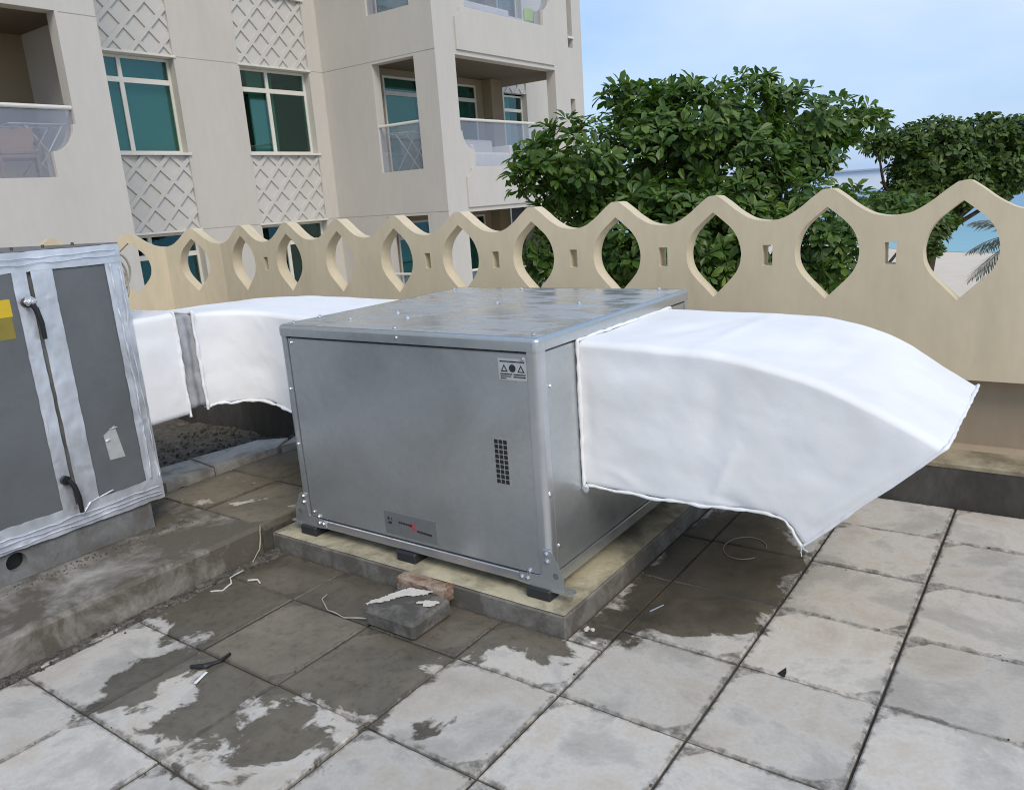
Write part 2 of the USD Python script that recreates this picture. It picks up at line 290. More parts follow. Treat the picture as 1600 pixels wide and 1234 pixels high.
SMOKE = mat('smoked_glass', {'t': ('transparent_bsdf', {'color': (.87, .875, .90)}), 'd': ('diffuse_bsdf', {'color': (.78, .79, .82)}), 'md': ('mix_closure', {'fac': .065}), 'g': ('glossy_bsdf', {'color': (1, 1, 1), 'roughness': .02}), 'lw': ('layer_weight', {'blend': .5}), 'pw': ('math', {'math_type': 'power', 'value2': 5.0}), 'f': ('math', {'math_type': 'multiply_add', 'value2': .9, 'value3': .04}), 'm': ('mix_closure', {})},
    [('lw.facing', 'pw.value1'), ('pw.value', 'f.value1'), ('t.BSDF', 'md.closure1'), ('d.BSDF', 'md.closure2'), ('f.value', 'm.fac'), ('md.closure', 'm.closure1'), ('g.BSDF', 'm.closure2')], surface='m.closure')
def leaf_look(name, dark, light, trans=.3, rough=.45):
    return mat(name, {'g': ('attribute', {'attribute': 'tone'}), 'r': ('rgb_ramp', {'ramp': [(0, dark), (.55, tuple((np.array(dark) + light) / 2)), (.93, light), (1, tuple(np.array(light) * (1.5, 1.25, .9)))]}),
        'p': ('principled_bsdf', {'roughness': rough, 'specular_ior_level': .45}), 't': ('translucent_bsdf', {}), 'h': ('hsv', {'value': 1.5, 'saturation': 1.1}), 'm': ('mix_closure', {'fac': trans})},
        [('g.fac', 'r.fac'), ('r.color', 'p.base_color'), ('r.color', 'h.color'), ('h.color', 't.color'), ('p.BSDF', 'm.closure1'), ('t.BSDF', 'm.closure2')], surface='m.closure')
LEAF = leaf_look('almond_leaf', (.022, .066, .010), (.130, .205, .034), .28, .42)
LEAF2 = leaf_look('far_leaf', (.018, .050, .008), (.105, .160, .026), .25, .5)
PALM = leaf_look('palm_leaf', (.115, .125, .08), (.18, .185, .12), .2)
SEA = mat('sea_water', {'g': ('geometry', {}), 's': ('separate_xyz', {}), 'mr': ('map_range', {'from_min': 60.0, 'from_max': 420.0, 'to_min': 0.0, 'to_max': 1.0, 'clamp': True}),
    'r': ('rgb_ramp', {'ramp': [(0, (.14, .36, .38)), (.10, (.07, .25, .32)), (.4, (.07, .19, .33)), (1, (.20, .30, .46))]}), 'm': ('mapping', {'scale': (.25, .8, 1)}), 'n': ('noise_texture', {'scale': 1.0, 'detail': 5.0}),
    'bp': ('bump', {'strength': .35, 'distance': .25}), 'p': ('principled_bsdf', {'roughness': .3, 'specular_ior_level': .2})},
    [('g.position', 's.vector'), ('s.y', 'mr.value'), ('mr.result', 'r.fac'), ('r.color', 'p.base_color'), ('g.position', 'm.vector'), ('m.vector', 'n.vector'), ('n.fac', 'bp.height'), ('bp.normal', 'p.normal')])

# ================================================================== SETTING: ground, sea, terrace floor
GZ = -4.7
def sheet(poly, z): 
    v, f = trimesh.creation.triangulate_polygon(poly, engine='earcut')
    f = np.array(f); a = np.cross(v[f[:, 1]] - v[f[:, 0]], v[f[:, 2]] - v[f[:, 0]])
    f[a < 0] = f[a < 0][:, ::-1]
    return trimesh.Trimesh(np.c_[v, np.full(len(v), z)], f, process=False)
obj('ground', sheet(sbox(-6000, -6000, 6000, 9000), GZ), SAND, kind='structure')
shore = [(x, 64.5 - .78 * x * (1 if x < 40 else 1) + 1.6 * math.sin(x * .13) + .8 * math.sin(x * .41 + 1)) for x in np.linspace(-260, 60, 120)]
obj('sea', sheet(Polygon(shore + [(5900, -300), (5900, 8900), (-5900, 8900), (-5900, 4500)]), GZ + .02), SEA, kind='structure')

T = .45
WET = {'W1': [(-0.43, -0.38), (-0.51, -0.06), (-0.46, 0.15), (-0.40, 0.34), (0.27, 0.36), (0.76, 0.36), (0.87, 0.36), (1.21, 0.32), (1.26, 0.4), (1.31, 0.21), (1.2, 0.14), (1.0, 0.18), (0.9, -0.02), (0.90, -0.44), (0.46, -0.47), (0.47, -0.61), (0.45, -0.87), (0.26, -0.86), (0.23, -0.64), (0.08, -0.57), (0.01, -0.42), (-0.22, -0.44)],
       'W2': [(-0.12, -0.73), (-0.15, -0.6), (-0.1, -0.43), (0.01, -0.42), (0.06, -0.54), (0.1, -0.8), (0.0, -0.93)],
       'W4': [(1.24, 0.32), (1.22, 0.87), (1.15, 1.36), (1.26, 1.72), (1.5, 1.79), (1.73, 1.42), (1.8, 1.28), (1.79, 1.14), (1.78, 0.81), (1.77, 0.61), (1.71, 0.62), (1.54, 0.53), (1.43, 0.44), (1.44, 0.35), (1.37, 0.36)],
       'W5': [(1.06, -0.38), (1.08, -0.32), (1.14, -0.3), (1.16, -0.37), (1.12, -0.41)]}
W3 = Polygon([(0.48, -0.9), (0.48, -0.48), (0.87, -0.45), (0.91, -0.6), (0.87, -0.74), (0.69, -0.88)])
MURK = Polygon(WET['W4']).buffer(-.01)
MURK2 = Polygon([(-.53, -.12), (-.40, -.02), (-.28, .18), (.10, .22), (.75, .235), (1.19, .25), (1.19, .31), (-.53, .31)])
STRIPM = Polygon([(-.6, -3), (-.46, -3), (-.44, -.35), (-.40, .1), (-.35, .32), (-.6, .32)])
def sdist(p, poly): d = poly.exterior.distance(Point(p)); return d if poly.contains(Point(p)) else -d
def wetness(p):
    d = max(sdist(p, Polygon(q)) for q in WET.values())
    d3 = min(sdist(p, W3), .02)
    return float(np.clip(max(d, d3), -.35, .3))
SLABX = -.513
def tile_mesh(x0, x1, y0, y1, ztop=0.0, thick=.04, n=7, seed=0, tilt=.0016):
    r = np.random.default_rng(seed); nu = max(2, int(round(n * (x1 - x0) / T))); nv = max(2, int(round(n * (y1 - y0) / T)))
    a, b, h = r.normal(0, tilt, 3)
    us = np.linspace(0, 1, nu); vs = np.linspace(0, 1, nv); c = .005
    X, Y = np.meshgrid(x0 + c + us * (x1 - x0 - 2 * c), y0 + c + vs * (y1 - y0 - 2 * c), indexing='ij')
    top = np.stack([X.ravel(), Y.ravel(), (ztop + h + a * (X - x0) / T + b * (Y - y0) / T).ravel()], 1)
    i, j = np.meshgrid(np.arange(nu - 1), np.arange(nv - 1), indexing='ij'); k = (i * nv + j).ravel()
    F = tri(np.stack([k, k + nv, k + nv + 1, k + 1], 1)).tolist()
    ring = [i * nv for i in range(nu)] + [(nu - 1) * nv + j for j in range(1, nv)] + [i * nv + nv - 1 for i in range(nu - 2, -1, -1)] + [j for j in range(nv - 2, 0, -1)]
    V = top.tolist(); L = len(ring); cx, cy = (x0 + x1) / 2, (y0 + y1) / 2
    lo1 = len(V)
    for q in ring:
        p = top[q]; V.append([p[0] + c * np.sign(p[0] - cx) * (abs(p[0] - cx) > (x1 - x0) / 2 - c - 1e-6), p[1] + c * np.sign(p[1] - cy) * (abs(p[1] - cy) > (y1 - y0) / 2 - c - 1e-6), p[2] - c])
    lo2 = len(V)
    for q in range(L): p = V[lo1 + q]; V.append([p[0], p[1], ztop - thick])
    for q in range(L):
        q2 = (q + 1) % L
        F += [[ring[q], lo1 + q2, ring[q2]], [ring[q], lo1 + q, lo1 + q2], [lo1 + q, lo2 + q2, lo1 + q2], [lo1 + q, lo2 + q, lo2 + q2]]
    V = np.array(V); edge = np.zeros(len(V)); edge[ring] = 1; edge[lo1:] = 1
    return trimesh.Trimesh(V, np.array(F), process=False), edge
floor = thing('terrace_floor', (0, 0, 0), kind='structure')
obj('joint_bed', bx(SLABX - .02, 5.6, -3.8, 2.3, -.22, -.011), BED, floor)
obj('roof_slab', bx(-8, 7.0, -9, 2.42, -.6, -.23), SLABC, floor)
GAPX, GAPY = .0045, .0032
sd = 100
def lay(x0, x1, y0, y1, ztop=0.0, murk=None, label=None):
    global sd
    sd += 1
    m, e = tile_mesh(x0 + GAPX, x1 - GAPX, y0 + GAPY, y1 - GAPY, ztop, seed=sd)
    P = m.vertices[:, :2]
    w = [wetness(p) for p in P] if ztop < .05 else [.03] * len(P)
    k = [max(sdist(p, MURK), sdist(p, MURK2) - .02, -.35) for p in P] if ztop < .05 else [-.3] * len(P)
    obj('paving_tile', m, PAVE, floor, label=label, smooth=25 if False else False, primvars={'wet': w, 'dirt': e, 'murk': k, 'tone': [rng.random()] * len(P)})
for i in range(-2, 12):
    for j in range(-6, 5):
        x0, x1, y0, y1 = i * T, (i + 1) * T, j * T, (j + 1) * T
        x0 = max(x0, SLABX + .002 if i > -2 else SLABX + .03); y1 = min(y1, 2.205)
        if x1 - x0 < .03: continue
        if y0 < .3 < y1 and x0 < 1.19:                        # row cut at the front of the plinth
            lay(x0, x1, y0, .298)
            if x1 > 1.25: lay(1.197, x1, .302, y1)
            continue
        if y0 >= .3 and x1 < 1.25: continue
        if y0 >= .3 and x0 < 1.19: x0 = 1.197
        lay(x0, x1, y0, y1)
# raised concrete apron under the left unit, with its own tiles behind
slab = thing('raised_slab', (0, 0, 0), kind='structure')
def rough_box(x0, x1, y0, y1, z0, z1, n=(8, 40), amp=.006, seed=0, edge='x1'):
    """A slab with a worn, uneven front edge (x1)."""
    ys = np.linspace(y0, y1, n[1]); r = meshkit.fbm(np.c_[ys * 9, ys * 0, ys * 0 + seed], 4, seed) - .5; r2 = meshkit.fbm(np.c_[ys * 6, ys * 0 + 5, ys * 0], 4, seed + 3) - .5
    prof = lambda y, a, b: [(x0, y, z0), (x1 - .0 + a * amp, y, z0), (x1 - .004 + a * amp * 2, y, (z0 + z1) / 2 - .02), (x1 - .004 + b * amp * 3, y, z1 - .018), (x1 - .022 + b * amp * 3, y, z1 + b * amp), (x0, y, z1)]
    V = np.array([prof(y, a, b) for y, a, b in zip(ys, r, r2)]).reshape(-1, 3); k = 6; F = []
    for i in range(len(ys) - 1):
        for q in range(k): a, b = i * k + q, i * k + (q + 1) % k; F += [[a, b, b + k], [a, b + k, a + k]]
    for q in range(1, k - 1): F += [[0, q + 1, q], [(len(ys) - 1) * k, (len(ys) - 1) * k + q, (len(ys) - 1) * k + q + 1]]
    m = trimesh.Trimesh(V, np.array(F), process=False); m.fix_normals(); return m
obj('concrete_apron', rough_box(-5.0, SLABX, -3.8, .24, -.2, .145, seed=4), SLABC, slab)
obj('tile_bed', bx(-3.9, SLABX - .01, .24, 2.2, -.2, .105), BED, slab)
for x0, x1 in ((-1.42, -.99), (-.985, SLABX - .012)):
    for y0, y1 in ((.245, .715), (.72, 1.16), (1.165, 1.6), (1.605, 2.1)):
        sd += 1
        m, e = tile_mesh(x0 + .003, x1, y0 + .003, y1, .146, seed=sd)
        P = m.vertices[:, :2]
        obj('paving_tile', m, PAVE, slab, primvars={'wet': [.06 + .1 * (p[1] - .5) for p in P], 'dirt': e, 'murk': [-.3] * len(P), 'tone': [rng.random()] * len(P)})
for q, pts in enumerate([[(-1.80, .30), (-1.47, .33), (-1.44, .62), (-1.74, .66)], [(-1.735, .665), (-1.445, .63), (-1.40, 1.05), (-1.50, 1.22), (-1.66, 1.10)], [(-1.46, 1.235), (-1.38, 1.07), (-1.30, 1.5), (-1.42, 1.55)]]):
    obj('broken_screed_piece', ext(Polygon(pts), 'xy', .11, .185 + .006 * q), SCREED, slab)
# low stained upstand behind the duct, with a chalk V
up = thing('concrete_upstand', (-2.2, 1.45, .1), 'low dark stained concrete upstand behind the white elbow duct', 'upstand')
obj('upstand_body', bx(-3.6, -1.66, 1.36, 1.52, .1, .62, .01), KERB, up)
obj('chalk_mark', [tube([(-2.06, 1.357, .50), (-1.95, 1.356, .40), (-1.82, 1.357, .52)], .004, 5)], STRING, up)

# plinth under the fan unit
pl = thing('concrete_plinth', (.335, 1.1, 0), 'low concrete plinth with yellowish top under the steel fan unit', 'plinth')
pm = bx(-.52, 1.192, .304, 1.98, -.05, .083, .006)
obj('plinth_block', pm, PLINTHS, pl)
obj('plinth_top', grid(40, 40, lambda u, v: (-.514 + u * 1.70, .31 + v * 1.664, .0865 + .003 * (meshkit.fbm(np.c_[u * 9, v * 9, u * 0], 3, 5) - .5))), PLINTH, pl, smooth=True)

# ================================================================== PARAPET
YW, S0, SX, XC = 2.33, 2.1825, .60093, -4.40
pw = thing('parapet_wall', (0, 2.38, 0), 'beige parapet wall with wavy top and pointed oval openings around the terrace', 'wall')
half = [(0, 1.4606), (.052, 1.419), (.104, 1.372), (.132, 1.332), (.150, 1.285), (.158, 1.235), (.152, 1.185), (.134, 1.142), (.104, 1.103), (.052, 1.050), (0, .9975)]
def smooth_half(p):                                          # straight at the tips, rounded at the waist
    p = np.array(p); t = np.linspace(0, 1, len(p)); f = PchipInterpolator(t, p); return f(np.linspace(0, 1, 33))
hp = smooth_half(half)
def hole(cx): return Polygon([(cx + x, z) for x, z in hp] + [(cx - x * 1.0, z) for x, z in hp[::-1][1:-1]])
crest = [(0, 1.549), (.026, 1.546), (.042, 1.535), (.085, 1.503), (.125, 1.470), (.165, 1.443), (.21, 1.419), (.25, 1.408), (.3005, 1.402)]
ct = np.array(crest); cu = np.linspace(0, .3005, 24); cz = PchipInterpolator(ct[:, 0], ct[:, 1])(cu)
def crest_line(centers, x_end0, x_end1):
    pts = [(x_end0, 1.402)]
    for c in centers: pts += [(c - u, z) for u, z in zip(cu[::-1], cz[::-1])] + [(c + u, z) for u, z in zip(cu[1:], cz[1:])]
    pts.append((x_end1, 1.402)); out = []
    for p in pts:
        if not out or p[0] > out[-1][0] + 1e-6: out.append(p)
    return out
def slot(cx): return sbox(cx - .0225, 1.2237 - .050, cx + .0225, 1.2237 + .050).buffer(.006).buffer(-.002)
def panel(centers, a, b, slots):
    P = Polygon(crest_line(centers, a, b) + [(b, .615), (a, .615)])
    return P.difference(unary_union([hole(c) for c in centers] + [slot(s) for s in slots]))
XE = S0 - SX * 9 - .3005
main_c = [S0 - SX * n for n in range(9, -8, -1)]
main_s = [S0 - SX * n for n in (.5, 1.5, 2.5, 3.5, 4.5, 5.5, 8.5, -.5, -1.5, -2.5, -3.5)]
def bevel_panel(P, plane, front, back, sgn):
    """Extruded panel whose front arris is slightly eased."""
    e = .006; inner = P.buffer(-e * .8, join_style=2)
    return ext(P, plane, front + sgn * 0.0, back)
obj('crest_panel', ext(panel(main_c, XE, S0 + SX * 7 + .3005, main_s), 'xz', YW, YW + .10), WALL, pw, smooth=35)
def turned(m, deg, p):
    m = m.copy(); m.apply_transform(trimesh.transformations.rotation_matrix(math.radians(deg), (0, 0, 1))); m.apply_translation((p[0], p[1], 0)); return m
p_, prev = np.array([XE, YW]), 0.0                             # the wall turns towards the camera in straight bays
for deg, bays in ((17.0, 1), (50.0, 1), (84.0, 1), (90.0, 7)):
    L = SX * bays; a = math.radians(deg); d = np.array([-math.cos(a), -math.sin(a)])
    obj('crest_panel', turned(ext(panel([-SX * (k + .5) for k in range(bays - 1, -1, -1)], -L, -.0008, [-SX * (k + 1) for k in range(bays - 1)] or [99]), 'xz', 0, .10), deg, p_), WALL, pw, smooth=35)
    n0 = np.array([math.sin(math.radians(-prev)), math.cos(math.radians(prev))]) * .0995; n1 = np.array([-math.sin(a), math.cos(a)]) * .0995
    obj('corner_fillet', ext(Polygon([p_, p_ + n0, p_ + n1]), 'xy', .62, 1.4008), WALL, pw)
    obj('lower_wall', turned(bx(-L - .03, .03, .115, .30, -.1, .70), deg, p_), WALLLOW, pw)
    p_, prev = p_ + d * L, deg
obj('lower_wall', bx(XE + .04, 7.0, YW + .115, YW + .30, -.1, .70), WALLLOW, pw)
obj('panel_underside', bx(XE, 6.69, YW + .1005, YW + .125, .62, .76), WALL, pw)
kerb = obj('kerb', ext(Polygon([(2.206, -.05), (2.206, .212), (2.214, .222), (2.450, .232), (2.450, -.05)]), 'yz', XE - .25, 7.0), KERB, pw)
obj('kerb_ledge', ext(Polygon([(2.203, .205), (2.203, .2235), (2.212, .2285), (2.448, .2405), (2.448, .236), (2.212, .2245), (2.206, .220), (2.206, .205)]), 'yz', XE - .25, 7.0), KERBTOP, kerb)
obj('kerb_fillet', ext(Polygon([(2.405, .2385), (2.449, .2405), (2.449, .262), (2.438, .262)]), 'yz', XE - .25, 7.0), WALLLOW, kerb)

# ================================================================== FAN UNIT (centre)
UX0, UX1, UY0, UY1, UZ0, UZ1 = -.352, 1.088, .385, 1.735, .134, 1.122
fan = thing('fan_unit', (.37, 1.06, .083), 'square galvanised steel fan unit standing on the concrete plinth', 'ventilation unit')
LZ = 1.071                                                    # underside of the lid rim
def rpost(x, y, sx, sy, z0, z1, w=.05, r=.024):
    """Rounded corner post; sx, sy point outwards."""
    t = np.linspace(0, math.pi / 2, 7); arc = [(x - sx * r + sx * r * math.sin(a), y - sy * r + sy * r * math.cos(a)) for a in t]
    return ext(Polygon(arc + [(x, y - sy * w), (x - sx * w, y - sy * w), (x - sx * w, y)]).buffer(0), 'xy', z0, z1)
for sx, sy, X, Y in ((-1, -1, UX0, UY0), (1, -1, UX1, UY0), (-1, 1, UX0, UY1), (1, 1, UX1, UY1)):
    obj('corner_post', rpost(X, Y, sx, sy, UZ0, LZ), GALV if sx < 0 else STEELL, fan, smooth=35)
def ring_pts(x0, x1, y0, y1, r, z, k=7):
    out = []
    for cx, cy, a0 in ((x1 - r, y1 - r, 0), (x0 + r, y1 - r, 90), (x0 + r, y0 + r, 180), (x1 - r, y0 + r, 270)):
        for a in np.radians(np.linspace(a0, a0 + 90, k)): out.append((cx + r * math.cos(a), cy + r * math.sin(a), z))
    return np.array(out)
def lofted(rings, cap=True):
    n = len(rings[0]); V = np.vstack(rings); F = []
    for i in range(len(rings) - 1):
        for k in range(n): a, b = i * n + k, i * n + (k + 1) % n; F += [[a, b, b + n], [a, b + n, a + n]]
    if cap:
        V = np.vstack([V, rings[-1].mean(0)[None]]); c = len(V) - 1; o = (len(rings) - 1) * n
        for k in range(n): F.append([c, o + k, o + (k + 1) % n])
    return trimesh.Trimesh(V, np.array(F), process=False)
o_ = .004
rim = lofted([ring_pts(UX0 - o_ + i, UX1 + o_ - i, UY0 - o_ + i, UY1 + o_ - i, max(.026 - i * .6, .006), z) for i, z in
              ((.014, LZ), (0, LZ), (0, UZ1 - .017), (.003, UZ1 - .009), (.009, UZ1 - .003), (.018, UZ1))], cap=False)
lid = obj('lid', rim, GALV, fan, smooth=30)
top_sheet = grid(40, 40, lambda u, v: (UX0 + .010 + u * (UX1 - UX0 - .020), UY0 + .010 + v * (UY1 - UY0 - .020), UZ1 - .0006 + .005 * np.sin(np.pi * u) * np.sin(np.pi * v) + .0022 * (meshkit.fbm(np.c_[u * 5, v * 5, u * 0], 2, 3) - .5) * np.minimum(1, 8 * np.minimum(np.minimum(u, 1 - u), np.minimum(v, 1 - v)))))
obj('lid_sheet', top_sheet, LID, lid, smooth=True)
for p in ((-.300, .596), (-.074, .582), (.03, .789), (.202, .67), (-.29, 1.60), (.151, 1.647), (.794, 1.18), (.958, 1.68), (1.045, .43), (-.29, .43), (.35, .43), (.35, 1.15)):
    obj('lid_screw', bolt((p[0], p[1], UZ1 + .0035), (0, 0, 1), .008, .009), ZINC, lid)
obj('door_panel', bx(UX0 + .054, UX1 - .036, UY0 + .004, UY0 + .02, .182, LZ - .009, .003), GALV, fan)
obj('inner_frame', bx(UX0 + .02, UX1 - .02, UY0 + .017, UY0 + .05, .14, LZ), BLACK, fan)
obj('bottom_rail', bx(UX0 + .045, UX1 - .04, UY0 - .001, UY0 + .05, UZ0 + .001, .176, .003), STEELL, fan)
obj('base_pan', bx(UX0 + .03, UX1 - .03, UY0 + .05, UY1 - .01, UZ0 + .004, .16), GALV, fan)
obj('side_panel', bx(UX1 - .03, UX1 - .005, UY0 + .056, UY1 - .052, .19, LZ - .008, .003), GALV, fan)
obj('side_rail', bx(UX1 - .032, UX1 - .001, UY0 + .05, UY1 - .05, UZ0 + .001, .186, .003), GALV, fan)
obj('side_panel', bx(UX0 + .005, UX0 + .03, UY0 + .05, UY1 - .05, UZ0, LZ - .006), GALV, fan)
obj('side_panel', bx(UX0 + .04, UX1 - .04, UY1 - .03, UY1 - .004, UZ0, LZ - .006), GALV, fan)
for cx in (-.318, .328, 1.030):
    obj('rubber_foot', bx(cx - .056, cx + .056, .368, .47, .085, .133, .006), RUBBER, fan)
    obj('rubber_foot', bx(cx - .056, cx + .056, 1.62, 1.72, .085, .133, .006), RUBBER, fan)
fy = UY0 - .0045
def gusset(sx, X):
    """Corner bracket of 4 mm plate with a rounded outer wing and a foot tab."""
    pts = [(0, .300), (-.034, .300), (-.040, .186), (-.150, .180), (-.160, .138), (-.02, .128), (.052, .128), (.060, .150), (.058, .185), (.050, .212), (.030, .255), (.012, .290)]
    P = Polygon([(X + sx * a, z) for a, z in pts]).buffer(-.006).buffer(.006)
    return P
for sx, X in ((1, UX1), (-1, UX0)):
    P = gusset(sx, X).difference(Point(X + sx * .022, .198).buffer(.013))
    g = obj('corner_bracket', ext(P, 'xz', fy, fy + .004), GALV, fan)
    obj('bracket_plug', cyl((X + sx * .022, fy + .001, .198), (X + sx * .022, fy + .004, .198), .0135, 14), PANEL, g)
    obj('foot_tab', ext(Polygon([(X + sx * .02, fy + .004), (X + sx * .02, fy - .002), (X + sx * .09, fy - .004), (X + sx * .098, fy + .012), (X + sx * .092, fy + .034), (X + sx * .03, fy + .036)]).difference(Point(X + sx * .075, fy + .014).buffer(.006)), 'xy', .137, .141), GALV, g)
    for q in ((-.017, .283), (-.015, .252), (-.140, .160), (-.112, .160), (-.105, .19)):
        obj('bracket_bolt', bolt((X + sx * q[0], fy if q[1] != .19 else UY0 + .003, q[1]), (0, -1, 0), .0085, .008), ZINC, g)
for x, z in ((UX0 + .075, LZ - .03), (UX1 - .07, LZ - .03), (.4, LZ + .024), (UX0 + .075, .21), (UX0 + .03, .55), (UX0 + .03, .82)):
    obj('panel_screw', bolt((x, UY0 + (.003 if z < LZ and x > UX0 + .05 else -.004 if z > LZ else 0), z), (0, -1, 0), .006, .006), ZINC, fan)
obj('side_washer', bolt((UX1, UY0 + .03, .517), (1, 0, 0), .011, .004), ZINC, fan)
for z in (.93, .29): obj('panel_screw', bolt((UX1 - .004, UY0 + .075, z), (1, 0, 0), .006, .006), ZINC, fan)
vent = obj('vent_plate', bx(.852, .925, UY0 + .0028, UY0 + .0045, .533, .724), GALV, fan)
for r in range(9):
    for c in range(3): obj('vent_hole', bx(.858 + c * .0215, .858 + c * .0215 + .0178, UY0 + .0018, UY0 + .004, .5385 + r * .0203, .5385 + r * .0203 + .0168, .003), BLACK, vent)
nm = obj('name_plate', bx(.206, .510, UY0 + .0025, UY0 + .0045, .199, .305), STICK, fan)
def flat(poly): return ext(poly, 'xz', UY0 + .0014, UY0 + .003)
logo = unary_union([sbox(.226, .266, .236, .278), sbox(.252, .266, .248, .278), sbox(.226, .248, .246, .256), sbox(.247, .258, .236, .247)])
obj('logo_mark', flat(logo), INK, nm)
obj('print_stroke', flat(unary_union([sbox(.292 + i * .0135, .259 - i * .0006, .302 + i * .0135, .268 - i * .0006) for i in range(6)])), INK, nm)
obj('zigzag_mark', flat(Polygon([(.362, .268), (.392, .276), (.378, .256), (.398, .252), (.368, .232), (.380, .249), (.360, .252)])), REDINK, nm)
obj('print_stroke', flat(unary_union([sbox(.398 + i * .0125, .236 - i * .0006, .408 + i * .0125, .245 - i * .0006) for i in range(7)])), INK, nm)
wl = obj('warning_label', bx(.905, 1.035, UY0 + .0025, UY0 + .0045, .958, 1.040), STICKP, fan)
obj('pictogram', flat(Polygon([(.917, .990), (.948, .990), (.9325, 1.018)]).difference(Polygon([(.923, .9935), (.942, .9935), (.9325, 1.011)]))), INK, wl)
obj('pictogram', flat(Point(.970, 1.004).buffer(.0145)), INK, wl)
obj('pictogram', flat(Polygon([(.993, .990), (1.024, .990), (1.0085, 1.018)]).difference(Polygon([(.999, .9935), (1.018, .9935), (1.0085, 1.011)]))), INK, wl)
obj('print_stroke', flat(unary_union([sbox(.914, 1.027, 1.026, 1.031), sbox(.914, .979, .968, .983), sbox(.974, .979, 1.028, .983), sbox(.914, .971, .962, .974), sbox(.974, .970, 1.028, .974), sbox(.914, .963, .94, .966)])), INK, wl)

# ================================================================== DUCTS
def loop(k=9, r=.06, m=6):
    """Rounded unit square as (u, v), counter-clockwise, 4*(k+m) points."""
    out = []
    for cx, cy, a0, s0, s1 in ((1 - r, r, -90, (r, 0), (1 - r, 0)), (1 - r, 1 - r, 0, (1, r), (1, 1 - r)), (r, 1 - r, 90, (1 - r, 1), (r, 1)), (r, r, 180, (0, 1 - r), (0, r))):
        for t in np.linspace(0, 1, k, endpoint=False): out.append((s0[0] + t * (s1[0] - s0[0]), s0[1] + t * (s1[1] - s0[1])))
        for a in np.radians(np.linspace(a0, a0 + 90, m, endpoint=False)): out.append((cx + r * math.cos(a), cy + r * math.sin(a)))
    return np.array(out)
def duct(sections, nsec, amp=.006, freq=5.0, seed=0, k=22, r=.05, creases=()):
    """sections: 4 corners each (bottom near, bottom far, top far, top near); returns the skin of the duct."""
    S = np.array(sections, float); t = np.linspace(0, 1, len(S)); q = PchipInterpolator(t, S.reshape(len(S), -1))(np.linspace(0, 1, nsec)).reshape(nsec, 4, 3)
    L = loop(k, r); n = len(L); u, v = L[:, 0], L[:, 1]
    V = np.concatenate([((1 - u) * (1 - v))[:, None] * c[0] + (u * (1 - v))[:, None] * c[1] + (u * v)[:, None] * c[2] + ((1 - u) * v)[:, None] * c[3] for c in q])
    F = []
    for i in range(nsec - 1):
        for j in range(n): a, b = i * n + j, i * n + (j + 1) % n; F += [[a, b, b + n], [a, b + n, a + n]]
    m = trimesh.Trimesh(V, np.array(F), process=False)
    cen = np.repeat(q.mean(1), n, 0)
    if np.mean(np.einsum('ij,ij->i', m.face_normals, m.triangles_center - cen[m.faces[:, 0]])) < 0: m.invert()
    N = m.vertex_normals
    d = (meshkit.fbm(V * freq + seed, 4, seed) - .5) * 2 * amp + (meshkit.fbm(V * (3.2, 3.2, 9) + seed, 3, seed + 5) - .5) * amp
    for a, b, w, h in creases:
        a, b = np.array(a, float), np.array(b, float); t = np.clip(((V - a) @ (b - a)) / ((b - a) @ (b - a)), 0, 1); dd = np.linalg.norm(V - (a + t[:, None] * (b - a)), axis=1)
        d = d + h * np.exp(-(dd / w) ** 2) * np.sin(np.pi * np.clip(t, .08, .92))
    return trimesh.Trimesh(V + N * d[:, None], m.faces, process=False), q
rd = thing('intake_duct', (1.09, 1.08, .75), 'white wrapped duct bending down to an open hood on the right of the steel unit', 'duct')
top = [(1.092, 1.062), (1.22, 1.060), (1.35, 1.056), (1.47, 1.050), (1.583, 1.043), (1.70, 1.026), (1.80, 1.004), (1.91, .976), (2.014, .946), (2.12, .905), (2.225, .862), (2.30, .828), (2.366, .794)]
bot = [(1.092, .468), (1.21, .465), (1.33, .462), (1.45, .461), (1.56, .467), (1.66, .474), (1.755, .480), (1.83, .480), (1.885, .463), (1.915, .438), (1.928, .415), (1.938, .398), (1.948, .384)]
YN, YF = .658, 1.505
FARZ = [(1.09, 1.060), (1.3, 1.055), (1.55, 1.055), (1.794, 1.050), (1.945, 1.020), (2.054, .983), (2.138, .937), (2.209, .889), (2.278, .846), (2.366, .793)]
def section(tb, bb, yn=YN, yf=YF): return [(bb[0], yn, bb[1]), (bb[0], yf, bb[1]), (tb[0], yf, float(np.interp(tb[0], *zip(*FARZ)))), (tb[0], yn, tb[1] + .012 * math.sin(math.pi * np.clip((tb[0] - 1.5) / .86, 0, 1)))]
dm, q = duct([section(a, b) for a, b in zip(top, bot)], 120, .0075, 4.5, 3, k=36, r=.045, creases=(
    ((1.62, .66, .49), (1.72, .66, .72), .016, .007), ((1.62, .66, .52), (1.85, .66, .47), .02, -.010), ((1.55, .66, 1.03), (1.60, 1.45, 1.05), .03, .007), ((1.60, .66, .60), (1.66, .66, 1.0), .05, -.008),
    ((1.18, .66, .56), (1.36, .66, .50), .02, .005), ((1.20, .66, .95), (1.45, .66, .98), .03, -.005), ((1.95, .66, .50), (2.15, .66, .74), .025, -.006), ((1.93, .66, .43), (2.3, .66, .76), .012, .006),
    ((1.98, .75, .96), (2.02, 1.4, .95), .04, -.008), ((1.12, .66, .6), (1.12, .66, .95), .025, -.006), ((1.3, .8, 1.06), (1.5, 1.3, 1.06), .05, -.008)))
obj('duct_skin', dm, CLOTH, rd, smooth=True)
e = q[-1]
shrink = lambda c, k: c.mean(0) + (c - c.mean(0)) * k
